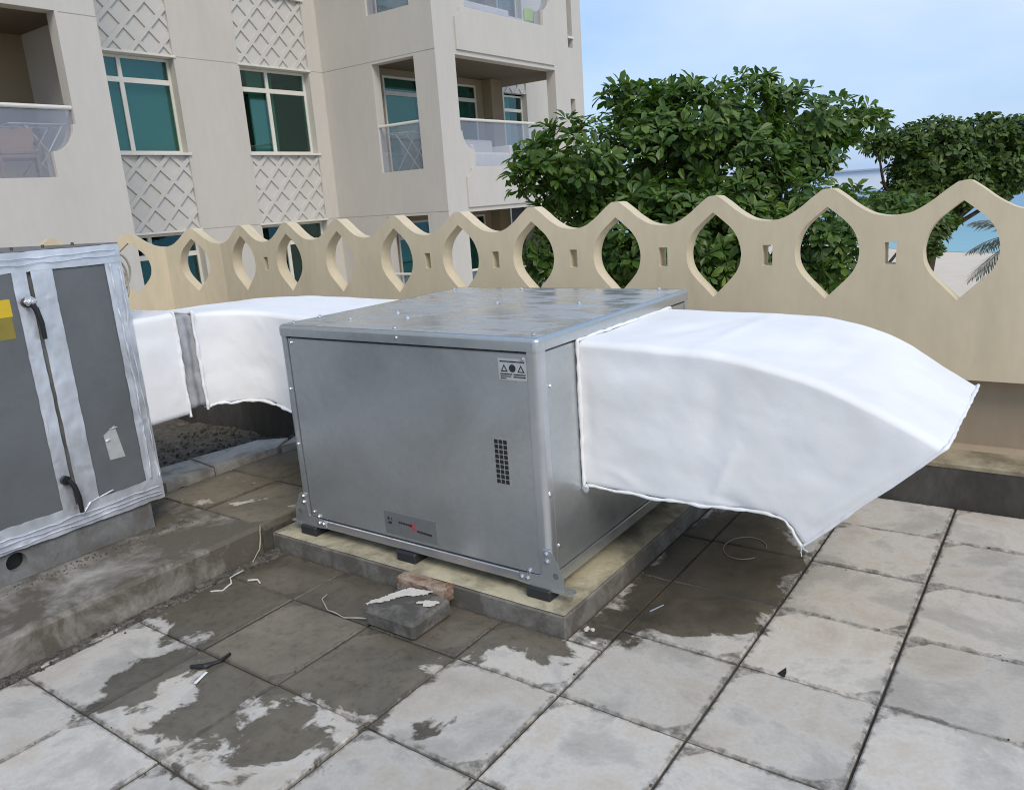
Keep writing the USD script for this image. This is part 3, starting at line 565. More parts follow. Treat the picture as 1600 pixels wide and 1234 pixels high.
im, _ = duct([e, shrink(q[-1], .965), shrink(q[-9], .95), shrink(q[-18], .94), shrink(q[-26], .6)], 24, .001, 5, 9, r=.035); im.invert()
obj('duct_lining', im, CLOTH, rd, smooth=True)
def ragged(pts, r, seed, n=60, jit=.004):
    pts = np.array(pts, float); s = np.r_[0, np.cumsum(np.linalg.norm(np.diff(pts, axis=0), axis=1))]; t = np.linspace(0, s[-1], n)
    P = np.stack([np.interp(t, s, pts[:, k]) for k in range(3)], 1); g = np.random.default_rng(seed)
    f = np.stack([meshkit.fbm(np.c_[t * 14, t * 0 + k * 7, t * 0], 3, seed) - .5 for k in range(3)], 1)
    return tube(P + f * 2 * jit, r * (1 + .8 * (meshkit.fbm(np.c_[t * 30, t * 0, t * 0], 2, seed + 1) - .5)), 7)
obj('opening_hem', ragged([e[0], e[3], e[2], e[1], e[0]], .006, 2, 160, .0025), CLOTH, rd, smooth=True)
f0 = q[0]
obj('flange_hem', ragged([f0[0] + (0, -.004, -.012), f0[3] + (0, -.004, .004), f0[2] + (0, .004, .004), f0[1] + (0, .004, 0)], .007, 5, 160, .002), CLOTH, rd, smooth=True)
obj('lower_seam', ragged([(b[0], YN + .004, b[1] + .003) for b in bot], .006, 8, 120, .007), CLOTH, rd, smooth=True)
obj('foil_tag', blob((1.10, YN - .006, .462), (.014, .008, .02), 2, .5, 3, 4), TAPE, rd)
for k in range(2):
    p = e[0] + (e[3] - e[0]) * (.0 if k < 3 else .62 + .1 * (k - 3)) ; a = rng.normal(0, .008, 3)
    obj('loose_thread', tube([p + a * .3, p + a + (0, -.003, -.014), p + a * 1.8 + (.004, 0, -.026)], .0012, 4), CLOTH, rd)

ld = thing('elbow_duct', (-.9, .8, .9), 'white wrapped elbow duct between the tall grey unit and the steel unit', 'duct')
secs = []
def pt_in(a): return (-.72 - .28 * math.cos(a), .40 + .258 * math.sin(a))
def pt_out(a): c, s = math.cos(a), math.sin(a); return (-.72 - .68 * abs(c) ** .7, .40 + .90 * abs(s) ** .7)
path = [((-1.0, .37), (-1.40, .37))] + [(pt_in(a), pt_out(a)) for a in np.linspace(0, math.pi / 2, 8)] + [((-.55, .66), (-.55, 1.30)), ((-.36, .66), (-.36, 1.30))]
for i, (a, b) in enumerate(path):
    s = i / (len(path) - 1); zb = .665 - .035 * s - .10 * max(0, s - .62) / .38; zt = 1.160 - .045 * s - .02 * max(0, s - .6)
    secs.append([(a[0], a[1], zb), (b[0], b[1], zb), (b[0], b[1], zt), (a[0], a[1], zt)])
em, q = duct(secs, 60, .009, 6, 12, r=.05); obj('elbow_skin', em, CLOTH, ld, smooth=True)
sm, q2 = duct([[(-1.0, y, .648), (-1.42, y, .648), (-1.42, y, 1.178), (-1.0, y, 1.178)] for y in (.055, .15, .27)], 16, .007, 6, 15, r=.06); obj('duct_skin', sm, CLOTH, ld, smooth=True)
cm, _ = duct([[(-1.012 + d, y, .672), (-1.40, y, .672), (-1.40, y, 1.158), (-1.012 + d, y, 1.158)] for y, d in ((.262, 0), (.29, -.012), (.32, .004), (.35, -.008), (.378, .004))], 24, .008, 14, 18, r=.06)
obj('flexible_collar', cm, simple('grey_canvas', (.33, .34, .355), .55, var=.3, scale=12), ld, smooth=True)
f0, f1 = q[0], q2[-1]
obj('collar_hem', ragged([f0[0] + (.004, 0, -.012), f0[3] + (.004, 0, .004), f0[2]], .008, 21, 120, .005), CLOTH, ld, smooth=True)
obj('collar_hem', ragged([f1[0] + (.002, 0, -.006), f1[3] + (.002, 0, .002), f1[2]], .007, 22, 120, .004), CLOTH, ld, smooth=True)
obj('lower_seam', ragged([c[0] + (0, 0, .004) for c in q[::4]], .008, 23, 120, .012), CLOTH, ld, smooth=True)

# ================================================================== TALL AIR HANDLER (left)
ah = thing('air_handler', (-1.55, -.9, .145), 'tall grey panelled air handler edged with crinkled silver foil tape, at the left', 'ventilation unit')
AX, AY1, AY0 = -1.0, .058, -2.2
obj('casing', bx(-2.3, AX - .012, AY0, AY1 - .006, .285, 1.536, .004), BASEG, ah)
obj('base_frame', ext(sbox(AY0, .147, AY1 - .075, .292).difference(Point(-.648, .232).buffer(.042)), 'yz', AX - .05, AX - .008), BASEG, ah)
obj('base_frame', bx(-2.28, AX - .052, AY0, AY1 - .085, .147, .285), BLACK, ah)
def ribbon(y0, y1, z0, z1, seed, off=.004, jit=.004, n=(10, 40)):
    """Crumpled tape on the front face."""
    nu, nv = n
    def fn(u, v):
        p = np.c_[u * (y1 - y0) * 12, v * (z1 - z0) * 12, u * 0 + seed]; a = meshkit.fbm(p * 2.2, 3, seed) - .5
        jy = (meshkit.fbm(np.c_[v * (z1 - z0) * 22, u * 0, u * 0 + seed], 3, seed + 1) - .5) * 2 * jit; jz = (meshkit.fbm(np.c_[u * (y1 - y0) * 22, u * 0, u * 0 + seed], 3, seed + 2) - .5) * 2 * jit
        return AX + off + a * .004, y0 + u * (y1 - y0) + jy, z0 + v * (z1 - z0) + jz
    m = grid(nu, nv, fn)
    if m.face_normals[:, 0].mean() < 0: m.invert()
    return m
P1 = (-.262, -.020)                                            # narrow panel between these y
obj('front_panel', bx(AX - .012, AX - .002, P1[0] - .03, P1[1] + .03, .33, 1.50), PANEL, ah)
obj('door', bx(AX - .012, AX + .004, AY0 + .1, -.362, .355, 1.49, .003), PANEL, ah)
obj('top_trim', bx(-2.31, AX + .002, AY0, AY1 - .001, 1.528, 1.542, .003), BASEG, ah)
for k, a in enumerate([(P1[1] - .004, AY1 - .002, .29, 1.535), (-.348, P1[0] + .004, .315, 1.52)]): obj('foil_tape', ribbon(*a, 30 + k, .003 + .001 * k, .0025, (12, 60)), TAPE, ah, smooth=True)
obj('foil_tape', ribbon(-.425, -.366, .36, 1.50, 40, .0065, .0022, (10, 60)), TAPE, ah, smooth=True)
obj('foil_tape', ribbon(AY0, AY1 - .004, 1.452, 1.535, 41, .0055, .003, (160, 10)), TAPE, ah, smooth=True)
obj('foil_tape', ribbon(AY0, AY1 - .004, .285, .395, 42, .0058, .006, (160, 12)), TAPE, ah, smooth=True)
for k, (z0, z1) in enumerate(((.295, .31), (.335, .35), (.318, .328), (1.475, 1.487), (1.50, 1.51))):
    obj('tape_crease', ragged([(AX + .011, AY0 + .1, z0), (AX + .010, -.8, (z0 + z1) / 2), (AX + .011, AY1 - .02, z1)], .0028, 50 + k, 140, .006), TAPE, ah, smooth=True)
obj('tape_crease', ragged([(AX + .010, -.19, .41), (AX + .010, -.30, .385), (AX + .010, -.345, .34)], .005, 58, 40, .006), TAPE, ah, smooth=True)
obj('tape_crease', ragged([(AX + .009, -.005, 1.45), (AX + .009, .012, .9), (AX + .009, .002, .40)], .0045, 59, 90, .006), TAPE, ah, smooth=True)
obj('tape_crease', ragged([(AX + .009, .04, 1.43), (AX + .009, .03, 1.1), (AX + .009, .045, .40)], .0035, 60, 90, .006), TAPE, ah, smooth=True)
# handles
for z in (1.325, .525):
    h = obj('door_handle', [cyl((AX + .003, -.392, z), (AX + .028, -.392, z), .021, 16)], BLACK, ah, smooth=30)
    obj('lever', [tube([(AX + .034, -.388, z + .004), (AX + .042, -.372, z - .03), (AX + .043, -.362, z - .09), (AX + .040, -.360, z - .16)], [.011, .0125, .012, .010], 10)], BLACK, h, smooth=40)
    if z > 1: obj('foil_wrap', blob((AX + .036, -.386, z + .006), (.014, .024, .018), 3, .45, 2.6, 8), TAPE, h)
obj('yellow_sticker', bx(AX + .0035, AX + .0055, -.66, -.452, 1.275, 1.348), YELLOW, ah)
obj('faded_sticker', bx(AX + .0035, AX + .0050, -.66, -.457, 1.183, 1.2745), OLIVE, ah)
lb = ext(Polygon([(-.180, .672), (-.122, .706), (-.098, .545), (-.172, .549)]), 'yz', AX - .0025, AX - .0008); obj('peeled_label', lb, STICKP, ah)
for c_, r_, k_ in (((AX + .001, -.165, .645), (.005, .012, .006), 1), ((AX + .001, -.13, .695), (.004, .02, .003), 2), ((AX + .003, -.415, .80), (.006, .006, .07), 3)): obj('foil_scrap', blob(c_, r_, 2, .5, 3, k_), TAPE, ah)
for y, l in ((-.475, .03), (-.35, .0), (-.22, .0), (-.09, .0)):
    b = [cyl((-1.12, y, 1.54), (-1.12, y, 1.556), .007, 8)]
    if l: b += [cyl((-1.12, y - .02, 1.556), (-1.12, y + .045, 1.553), .006, 8), cyl((-1.12, y - .035, 1.553), (-1.12, y - .018, 1.56), .012, 8)]
    obj('roof_screw', b, RUST, ah)
ck = []
for k in range(7):
    t = np.linspace(0, 2 * math.pi, 28); r = .085 + .006 * k
    ck.append(tube(np.c_[-1.62 + .03 * np.sin(t * 1.0 + k) + .012 * k, .30 + r * np.cos(t) * .8, 1.25 + .02 * k + r * np.sin(t) * .9], .006, 6, False))
obj('coiled_cable', ck, STRING, None, 'coil of pale cable hanging behind the tall grey unit', 'cable')

# ================================================================== LOOSE THINGS ON THE FLOOR
blk = obj('concrete_block', trimesh.Trimesh(bx(.44, .705, -.005, .225, .002, .075, .012).vertices, bx(.44, .705, -.005, .225, .002, .075, .012).faces, process=False), BLOCKC, None, 'loose grey concrete block lying in front of the plinth', 'block')
bk = bx(.395, .66, .232, .298, .03, .098, .006)
bk = trimesh.remesh.subdivide_to_size(bk.vertices, bk.faces, .03); bk = trimesh.Trimesh(bk[0] + (meshkit.fbm(bk[0] * 40, 3, 2)[:, None] - .5) * .012, bk[1], process=False)
obj('broken_brick', bk, BRICK, None, 'broken reddish brick with mortar leaning on the plinth behind the block', 'brick')
def scrap(pts, z, seed, h=.012):
    P = Polygon(pts).buffer(.004).segmentize(.006); g_ = np.random.default_rng(seed); P = Polygon(np.array(P.exterior.coords)[:-1] + g_.normal(0, .0035, (len(P.exterior.coords) - 1, 2))).buffer(0); P = max(getattr(P, 'geoms', [P]), key=lambda q_: q_.area); m = ext(P, 'xy', z, z + .0025)
    v = trimesh.remesh.subdivide_to_size(m.vertices, m.faces, .02); V = v[0].copy(); V[:, 2] += meshkit.fbm(V * 30, 3, seed) * h
    return trimesh.Trimesh(V, v[1], process=False)
obj('paper_scrap', scrap([(.43, .03), (.455, .10), (.50, .205), (.60, .222), (.59, .195), (.52, .15), (.475, .07)], .076, 3, .006), PAPER, None, 'torn white scrap draped over the loose concrete block', 'scrap')
obj('paper_scrap', scrap([(.61, .13), (.64, .165), (.685, .17), (.675, .14), (.65, .12), (.635, .14)], .0765, 4, .006), PAPER, None, 'small curled white scrap on the right end of the concrete block', 'scrap')
def strand(pts, r, label, m=STRING, seed=0, name='string', cat='string', jit=.004):
    obj(name, ragged(pts, r, seed, 50, jit), m, None, label, cat)
strand([(.10, .10, .004), (.13, .046, .012), (.22, .0, .006), (.32, -.005, .004), (.43, .04, .006), (.50, .12, .08)], .0025, 'pale string trailing from the concrete block across wet tiles', seed=5)
strand([(SLABX + .004, .235, .15), (SLABX + .012, .22, .09), (SLABX + .02, .20, .04), (-.47, .14, .006)], .0026, 'pale string hanging over the edge of the raised slab near the plinth', seed=6)
strand([(-.44, .06, .004), (-.425, -.02, .01), (-.37, -.05, .008), (-.36, -.11, .004), (-.40, -.14, .006)], .0032, 'short knotted white string on the wet tiles below the slab edge', PAPER, seed=7)
strand([(-.33, .01, .005), (-.29, .03, .008), (-.26, .02, .004)], .004, 'tiny white scrap on the wet tile near the slab edge', PAPER, 8, 'paper_scrap', 'scrap')
th = np.linspace(.3, 5.6, 40)
obj('string_loop', tube(np.c_[1.515 + .09 * np.cos(th), 1.33 + .12 * np.sin(th), .005 + 0 * th], .0022, 5), simple('dull_string', (.24, .21, .16), .9), None, 'open loop of thin string on the dark wet tiles under the hood', 'string')
strand([(.075, -.545, .006), (.13, -.52, .012), (.15, -.47, .012), (.13, -.415, .006)], .0085, 'short curved black rubber strip lying across a tile joint', BLACK, 9, 'rubber_strip', 'strip', .002)
obj('plastic_strip', bx(-.035, .035, -.006, .006, .003, .006, .001).apply_transform(trimesh.transformations.rotation_matrix(math.radians(112), (0, 0, 1))).apply_translation((.17, -.567, 0)), WHITEP, None, 'small straight white plastic strip beside the black rubber strip', 'strip')
obj('leaf_scrap', ext(Polygon([(1.935, .455), (1.960, .447), (1.957, .475), (1.949, .50)]), 'xy', .003, .007), BLACK, None, 'small dark triangular scrap standing at a tile joint', 'scrap')
obj('plaster_lump', [blob((1.235, .385, .008), (.010, .014, .008), 2, .5, 2, 1), blob((1.255, .395, .006), (.009, .008, .006), 2, .5, 2, 2)], PAPER, None, 'white plaster lump at the front right corner of the plinth', 'lump')
obj('plaster_lump', blob((1.30, .32, .004), (.014, .008, .004), 2, .4, 2, 4), PAPER, None, 'flat cream plaster lump on the damp tile before the plinth corner', 'lump')
obj('screw', tube([(1.385, .62, .006), (1.41, .69, .006)], [.004, .003], 6), ZINC, None, 'pale screw lying in the wet joint right of the plinth', 'screw')
# sweepings along the slab edge and in the joints
g = np.random.default_rng(11); bits = []
for k in range(720):
    y = g.uniform(-2.6, .3); x = SLABX + abs(g.normal(0, .035)) + .006
    s = g.uniform(.003, .011) * (1.6 if g.random() < .05 else 1)
    b = trimesh.creation.icosphere(0); b.vertices *= g.uniform(.5, 1, 3) * s; b.apply_translation((x, y, s * .3 + .001)); bits.append(b)
for k in range(260):
    if g.random() < .5: x, y = T * g.integers(-1, 8) + g.normal(0, .012), g.uniform(-1.6, 2.2)
    else: x, y = g.uniform(-.5, 3.6), T * g.integers(-4, 5) + g.normal(0, .012)
    if -.53 < x < 1.2 and y > .29: continue
    s = g.uniform(.002, .006); b = trimesh.creation.icosphere(0); b.vertices *= g.uniform(.5, 1, 3) * s; b.apply_translation((x, y, s * .2)); bits.append(b)
for k in range(300):
    x, y = -1.0 + .03 + abs(g.normal(0, .05)), g.uniform(-1.6, .12); s = g.uniform(.002, .006)
    b = trimesh.creation.icosphere(0); b.vertices *= g.uniform(.5, 1, 3) * s; b.apply_translation((x, y, .146 + s * .3)); bits.append(b)
bits2 = [grid(40, 40, lambda u, v: (-3.2 + u * 1.75, .3 + v * 1.07, .112 + .06 * (meshkit.fbm(np.c_[u * 14, v * 10, u * 0], 5, 6) - .42)))]
for k in range(500):
    x, y = g.uniform(-2.6, -1.55), g.uniform(.6, 1.34); s = g.uniform(.004, .016) * (2.2 if g.random() < .04 else 1)
    b = trimesh.creation.icosphere(0); b.vertices *= g.uniform(.4, 1, 3) * s; b.apply_translation((x, y, .125 + s * .3)); bits2.append(b)
obj('mud_strip', grid(120, 14, lambda u, v: (SLABX - .01 + v * (.085 + .05 * meshkit.fbm(np.c_[u * 14, u * 0, u * 0], 3, 8)), -2.7 + u * 2.99, -.004 + .020 * np.sin(np.pi * np.clip(v * .9 + .1, 0, 1)) * meshkit.fbm(np.c_[u * 34, v * 2, u * 0], 4, 3) + .012 * (meshkit.fbm(np.c_[u * 90, v * 6, u * 0], 3, 4) - .5) - .014 * v ** 3)), RUBBLE, None, 'strip of dark dried mud along the foot of the raised slab', 'mud', kind='stuff', smooth=True)
obj('debris', bits2, simple('dark_debris', (.085, .075, .06), .95, var=.5, scale=25), None, 'dark rubble and dirt on the roof beneath the elbow duct', 'rubble', kind='stuff')
obj('floor_grit', bits, RUBBLE, None, 'dark grit and rubble swept along the slab edge and joints', 'grit', kind='stuff')
# ================================================================== APARTMENT BUILDING
XF, XL, XB, YP, SH = -12.9, -10.35, -9.27, 12.357, 3.475
ab = thing('apartment_building', (-13, 9, GZ), 'pale beige apartment building with teal windows, lattice panels and corner balconies', 'building')
def wall(m, name='wall', mt=PLASTER): return obj(name, m, mt, ab)
LEV = range(-1, 3)
wall(bx(XF - .35, XF, 5.2, 6.44, GZ, 12.6)); wall(bx(XF - .35, XF, 8.36, 9.95, GZ, 12.6)); wall(bx(XF - .35, XF, 11.93, YP + .05, GZ, 12.6))
wall(bx(XF - 9, XF - 1.7, 4.5, 24.6, GZ, 12.5), 'inner_core', DARKIN)
wall(bx(XF - 10, XL, -14, 24.5, 12.6, 12.9), 'roof')
def window(y0, y1, z0, z1, x, mull, trans, blind, name='window'):
    """Painted frame with a transom and one mullion, panes, and what hangs behind them."""
    f, xf = .055, x - .20
    w = obj(name, [bx(xf - .05, xf, y0, y0 + f, z0, z1), bx(xf - .05, xf, y1 - f, y1, z0, z1), bx(xf - .05, xf, y0 + f, y1 - f, z0, z0 + f), bx(xf - .05, xf, y0 + f, y1 - f, z1 - f, z1)], WHITEF, ab)
    if trans: obj('transom', bx(xf - .052, xf + .006, y0 + f, y1 - f, trans - .05, trans + .05, .004), WHITEF, w)
    zt = (trans - .05) if trans else z1 - f
    if mull:
        obj('mullion', bx(xf - .052, xf + .003, mull - .045, mull + .045, z0 + f, zt), WHITEF, w)
        if trans: obj('mullion', bx(xf - .052, xf + .003, mull - .04, mull + .04, trans + .05, z1 - f), WHITEF, w)
    ys = [y0 + f, mull - .045, mull + .045, y1 - f] if mull else [y0 + f, y1 - f]
    for a, b in zip(ys[::2], ys[1::2]):
        obj('pane', bx(xf - .03, xf - .022, a, b, z0 + f, zt), TEAL, w)
        if trans: obj('pane', bx(xf - .03, xf - .022, a, b, trans + .05, z1 - f), TEAL, w)
    for a, b in blind: obj('blind', bx(xf - .16, xf - .15, a, b, z0 + .03, z1 - .03), BLIND, w)
    obj('room_back', bx(xf - .9, xf - .85, y0 - .2, y1 + .2, z0 - .3, z1 + .3), DARKIN, w)
    return w
def sill(y0, y1, z, x=XF, over=.05):
    obj('window_sill', bx(x - .2, x + .045, y0 - over, y1 + over, z - .05, z, .006), WHITEF, ab)
def lattice(y0, y1, z0, z1, x):
    lp = obj('lattice_panel', bx(x - .3, x - .062, y0, y1, z0, z1), PLASTER2, ab)
    R = sbox(y0, z0, y1, z1); d = .53; w = .085; cy, cz = (y0 + y1) / 2, (z0 + z1) / 2
    for s in (1, -1):
        for k in range(-9, 10):
            o = (k + .5) * d; L = 4
            P = Polygon([(cy + o - L, cz - s * L - w * .7), (cy + o + L, cz + s * L - w * .7), (cy + o + L, cz + s * L + w * .7), (cy + o - L, cz - s * L + w * .7)]).intersection(R)
            if not P.is_empty and P.area > .004: obj('lattice_bar', ext(P, 'yz', x - .0625, x - (.022 if s > 0 else .025)), PLASTER2, lp)
    return lp
for k in LEV:
    zb = 1.43 + SH * k
    for y0, y1, mu, bl in ((6.44, 8.36, 7.27, [(6.44, 8.36)]), (9.95, 11.93, 10.80, [(10.35, 10.78), (10.86, 11.05)])):
        lattice(y0, y1, zb + .02, zb + 1.52, XF)
        obj('header_band', bx(XF - .3, XF + .03, y0 - .04, y1 + .04, zb - .03, zb + .018, .005), WHITEF, ab)
        sill(y0, y1, zb + 1.575)
        if k in (0, 1): window(y0, y1, zb + 1.575, zb + SH - .035, XF, mu, zb + 2.98, bl if k == 0 else [])
        else: window(y0, y1, zb + 1.575, zb + SH - .035, XF, mu, zb + 2.98, [])
    for a, b in ((8.41, 9.90), (11.98, YP)): obj('facade_joint', bx(XF - .01, XF + .0018, a, b, zb - .008, zb + .004), JOINT, ab)
    obj('facade_joint', bx(XF, XB, YP - .0018, YP + .01, zb - .012, zb), JOINT, ab)
    if k < 2: obj('facade_joint', bx(XL - .01, XL + .0018, 4.84, 5.43, zb - .08, zb - .068), JOINT, ab)
# --- facade walls with balcony openings
def corner_curve(ya, yb, z0, zc, zs, zt, n=8):
    """Opening edge: vertical at ya from the top down to zs, a step in, a concave quarter, then vertical at yb."""
    s = np.sign(yb - ya); y1 = ya + s * .05
    t = np.linspace(0, math.pi / 2, n)
    return [(ya, zt), (ya, zs), (y1, zs)] + [(y1 + (yb - y1) * math.sin(a) * 0 + (yb - y1) * (1 - math.cos(a)), zs - (zs - zc) * math.sin(a)) for a in t[1:]] + [(yb, z0)]
def bal_open(y0, y1, k, inset=.46):
    z0, zt, zs, zc = 2.41 + SH * k, 4.84 + SH * k, 3.20 + SH * k, 2.79 + SH * k
    L = corner_curve(y0, y0 + inset, z0, zc, zs, zt); Rr = corner_curve(y1, y1 - inset, z0, zc, zs, zt)
    return Polygon(L + Rr[::-1])
PB = sbox(YP + .002, GZ, 18.75, 12.6)
PB = PB.difference(unary_union([bal_open(13.05, 17.28, k) for k in LEV] + [sbox(18.02, 5.48 + SH * k, 18.27, 7.64 + SH * k) for k in range(-2, 2)]))
wall(ext(PB, 'yz', XB - .28, XB), 'balcony_wall')
PP = sbox(XF, GZ, XB - .2805, 12.6).difference(unary_union([sbox(-11.22, 2.41 + SH * k, -9.905, 4.84 + SH * k) for k in LEV]))
wall(ext(PP, 'xz', YP, YP + .25), 'pier_wall')
PL = sbox(-14, GZ, 5.43, 12.6).difference(unary_union([bal_open(-.6, 4.79, k, .43) for k in LEV] + [bal_open(-8, -3, k, .43) for k in LEV]))
wall(ext(PL, 'yz', XL - .25, XL), 'balcony_wall')
wall(bx(XF, XL - .2505, 5.18, 5.43, GZ, 12.6)); wall(bx(-12.55, -12.35, -14, 5.18, GZ, 12.6), 'balcony_back', OCHRE)
wall(bx(XF - .2, XF, 17.86, 19.95, GZ, 12.6)); wall(bx(XF - .2, XF, 21.25, 23.6, GZ, 12.6)); wall(bx(XF - 9, XF - .2, 23.4, 23.6, GZ, 12.6))
for k in LEV:
    dz = SH * k
    obj('balcony_slab', bx(XF + .01, XB - .285, YP + .26, 18.7, 2.15 + dz, 2.37 + dz), PLASTER, ab)
    obj('balcony_slab', bx(-12.34, XL - .26, -13.9, 5.17, 2.15 + dz, 2.37 + dz), PLASTER, ab)
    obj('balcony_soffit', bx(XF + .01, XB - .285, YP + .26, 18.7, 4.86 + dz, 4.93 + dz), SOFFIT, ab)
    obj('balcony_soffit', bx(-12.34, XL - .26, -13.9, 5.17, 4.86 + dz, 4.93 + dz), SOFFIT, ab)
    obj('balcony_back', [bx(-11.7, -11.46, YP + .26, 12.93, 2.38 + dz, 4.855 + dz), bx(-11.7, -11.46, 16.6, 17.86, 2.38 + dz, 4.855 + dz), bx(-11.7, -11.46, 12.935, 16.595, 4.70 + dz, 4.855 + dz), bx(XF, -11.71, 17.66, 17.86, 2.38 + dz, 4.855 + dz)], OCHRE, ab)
    obj('pilaster', bx(-11.455, -11.15, 16.9, 17.4, 2.38 + dz, 4.855 + dz), OCHRE, ab)
    if k < 2:
        w = window(12.935, 14.9, 2.40 + dz, 4.695 + dz, -11.26, 14.25, 4.30 + dz, [(12.94, 14.2)], 'balcony_door')
        w = window(14.905, 16.595, 2.40 + dz, 4.695 + dz, -11.26, 15.6, 4.30 + dz, [(14.95, 16.5)], 'balcony_door')
    obj('parapet_panel', ext(sbox(13.10, 4.95 + dz, 17.22, 5.84 + dz).difference(Point(13.10, 5.84 + dz).buffer(.2)).difference(Point(17.22, 5.84 + dz).buffer(.2)), 'yz', XB + .0015, XB + .04), PLASTER, ab)
    g1 = obj('handrail', [cyl((XB - .07, 12.98, 3.46 + dz), (XB - .07, 17.33, 3.46 + dz), .034, 12)], WHITEF, ab, smooth=30)
    obj('glass_panel', bx(XB - .085, XB - .075, 13.0, 17.3, 2.40 + dz, 3.42 + dz), SMOKE, g1)
    g1 = obj('handrail', [cyl((-11.24, YP + .06, 3.46 + dz), (-9.89, YP + .06, 3.46 + dz), .034, 12)], WHITEF, ab, smooth=30)
    obj('glass_panel', bx(-11.21, -9.91, YP + .055, YP + .065, 2.41 + dz, 3.42 + dz), SMOKE, g1)
    g1 = obj('handrail', [cyl((XL - .06, -.7, 3.45 + dz), (XL - .06, 4.80, 3.45 + dz), .034, 12)], WHITEF, ab, smooth=30)
    obj('glass_panel', bx(XL - .075, XL - .065, -.6, 4.78, 2.41 + dz, 3.41 + dz), SMOKE, g1)
    obj('slot_ledge', bx(XB - .1, XB + .03, 18.0, 18.29, 5.72 + dz, 5.77 + dz), WHITEF, ab)
    zb = 1.43 + SH * k
    lattice(19.95, 21.25, zb + .02, zb + 1.52, XF); sill(19.95, 21.25, zb + 1.575, XF, 0)
    if k in (0, 1): window(19.95, 21.25, zb + 1.575, zb + SH - .035, XF, None, zb + 2.98, [(19.97, 20.7)])
    else: obj('room_back', bx(XF - .5, XF - .3, 19.9, 21.3, zb + 1.5, zb + SH), DARKIN, ab)
    obj('cornice_bracket', [blob((XB - .35, 18.83, 4.72 + dz), (.14, .16, .30), 2, .12, 2, 2), bx(XB - .5, XB - .2, 18.75, 18.98, 4.22 + dz, 4.36 + dz, .03), bx(XB - .42, XB - .28, 18.75, 18.88, 3.98 + dz, 4.2 + dz, .03)], PLASTER, ab)
wall(bx(-11.4, XB - .2805, 18.5, 18.75, GZ, 2.37), 'end_wall'); wall(bx(-9.75, XB - .2805, 18.5, 18.75, 2.375, 12.6), 'end_wall')
# balcony furniture
def armchair(loc, rz, label, mt, seatmt, group=None):
    t = thing('armchair', loc, label, 'chair', rotz=rz); x, y, z = loc
    for sx in (-1, 1):
        for sy in (-1, 1): obj('leg', bx(x + sx * .25 - .025, x + sx * .25 + .025, y + sy * .25 - .025, y + sy * .25 + .025, z, z + .40, .006), mt, t)
        obj('armrest', [bx(x + sx * .285 - .035, x + sx * .285 + .035, y - .28, y + .26, z + .60, z + .65, .015), bx(x + sx * .285 - .02, x + sx * .285 + .02, y - .26, y - .21, z + .38, z + .60)], mt, t)
    obj('seat', bx(x - .27, x + .27, y - .27, y + .27, z + .36, z + .42, .015), mt, t)
    obj('backrest', ext(sbox(y + .22, z + .40, y + .28, z + .86).buffer(0), 'yz', x - .28, x + .28), mt, t)
    obj('cushion', bx(x - .24, x + .24, y - .25, y + .20, z + .421, z + .49, .02), seatmt, t); return t
armchair((-11.15, 4.20, 2.372), 70, 'wicker armchair seen through the smoked glass of the left balcony', WICKER, WICKER)
armchair((-11.45, 2.7, 2.372), -20, 'second wicker armchair further left on the left balcony', WICKER, WICKER)
def drying_rack(loc, rz, label):
    t = thing('drying_rack', loc, label, 'drying rack', rotz=rz); x, y, z = loc
    for s in (-1, 1): obj('leg_frame', [tube([(x - .35, y + s * .26, z), (x + .30, y + s * .26, z + .92)], .014, 6), tube([(x + .35, y + s * .26, z), (x - .30, y + s * .26, z + .92)], .014, 6)], STICKP, t)
    for k in range(6): obj('rail', tube([(x - .5 + .2 * k, y - .27, z + .93), (x - .5 + .2 * k, y + .27, z + .93)], .010, 6), STICKP, t)
    obj('wing_rail', [tube([(x - .55, y + s * .27, z + .93), (x + .55, y + s * .27, z + .93)], .013, 6) for s in (-1, 1)], STICKP, t); return t
drying_rack((-11.55, 4.75, 2.372), 90, 'folding drying rack at the right end of the left balcony')
drying_rack((-10.75, 13.0, 2.372), 10, 'folding drying rack behind the narrow balcony opening in the corner pier')
sf = thing('balcony_sofa', (-10.75, 15.6, 2.372), 'white sofa behind the smoked glass of the corner balcony', 'sofa')
obj('seat', bx(-11.1, -10.35, 14.9, 16.5, 2.45, 2.82, .04), CUSHION, sf); obj('backrest', bx(-11.12, -10.92, 14.9, 16.5, 2.82, 3.2, .05), CUSHION, sf)
for y in (14.78, 16.5): obj('armrest', bx(-11.1, -10.35, y, y + .14, 2.42, 3.02, .03), CUSHION, sf)
sf = thing('balcony_bench', (-9.75, 16.0, 5.847), 'pale cushioned bench on the upper corner balcony', 'bench')
obj('seat', bx(-10.1, -9.62, 14.4, 16.5, 5.86, 6.06, .03), CUSHION, sf); obj('backrest', bx(-10.25, -10.10, 14.4, 16.5, 5.9, 6.35, .03), CUSHION, sf)
obj('throw_cushion', trimesh.Trimesh(bx(-9.70, -9.58, 16.52, 16.98, 6.0, 6.36, .05).vertices, bx(-9.70, -9.58, 16.52, 16.98, 6.0, 6.36, .05).faces), GREEN, None, 'lime green cushion on the upper corner balcony', 'cushion')

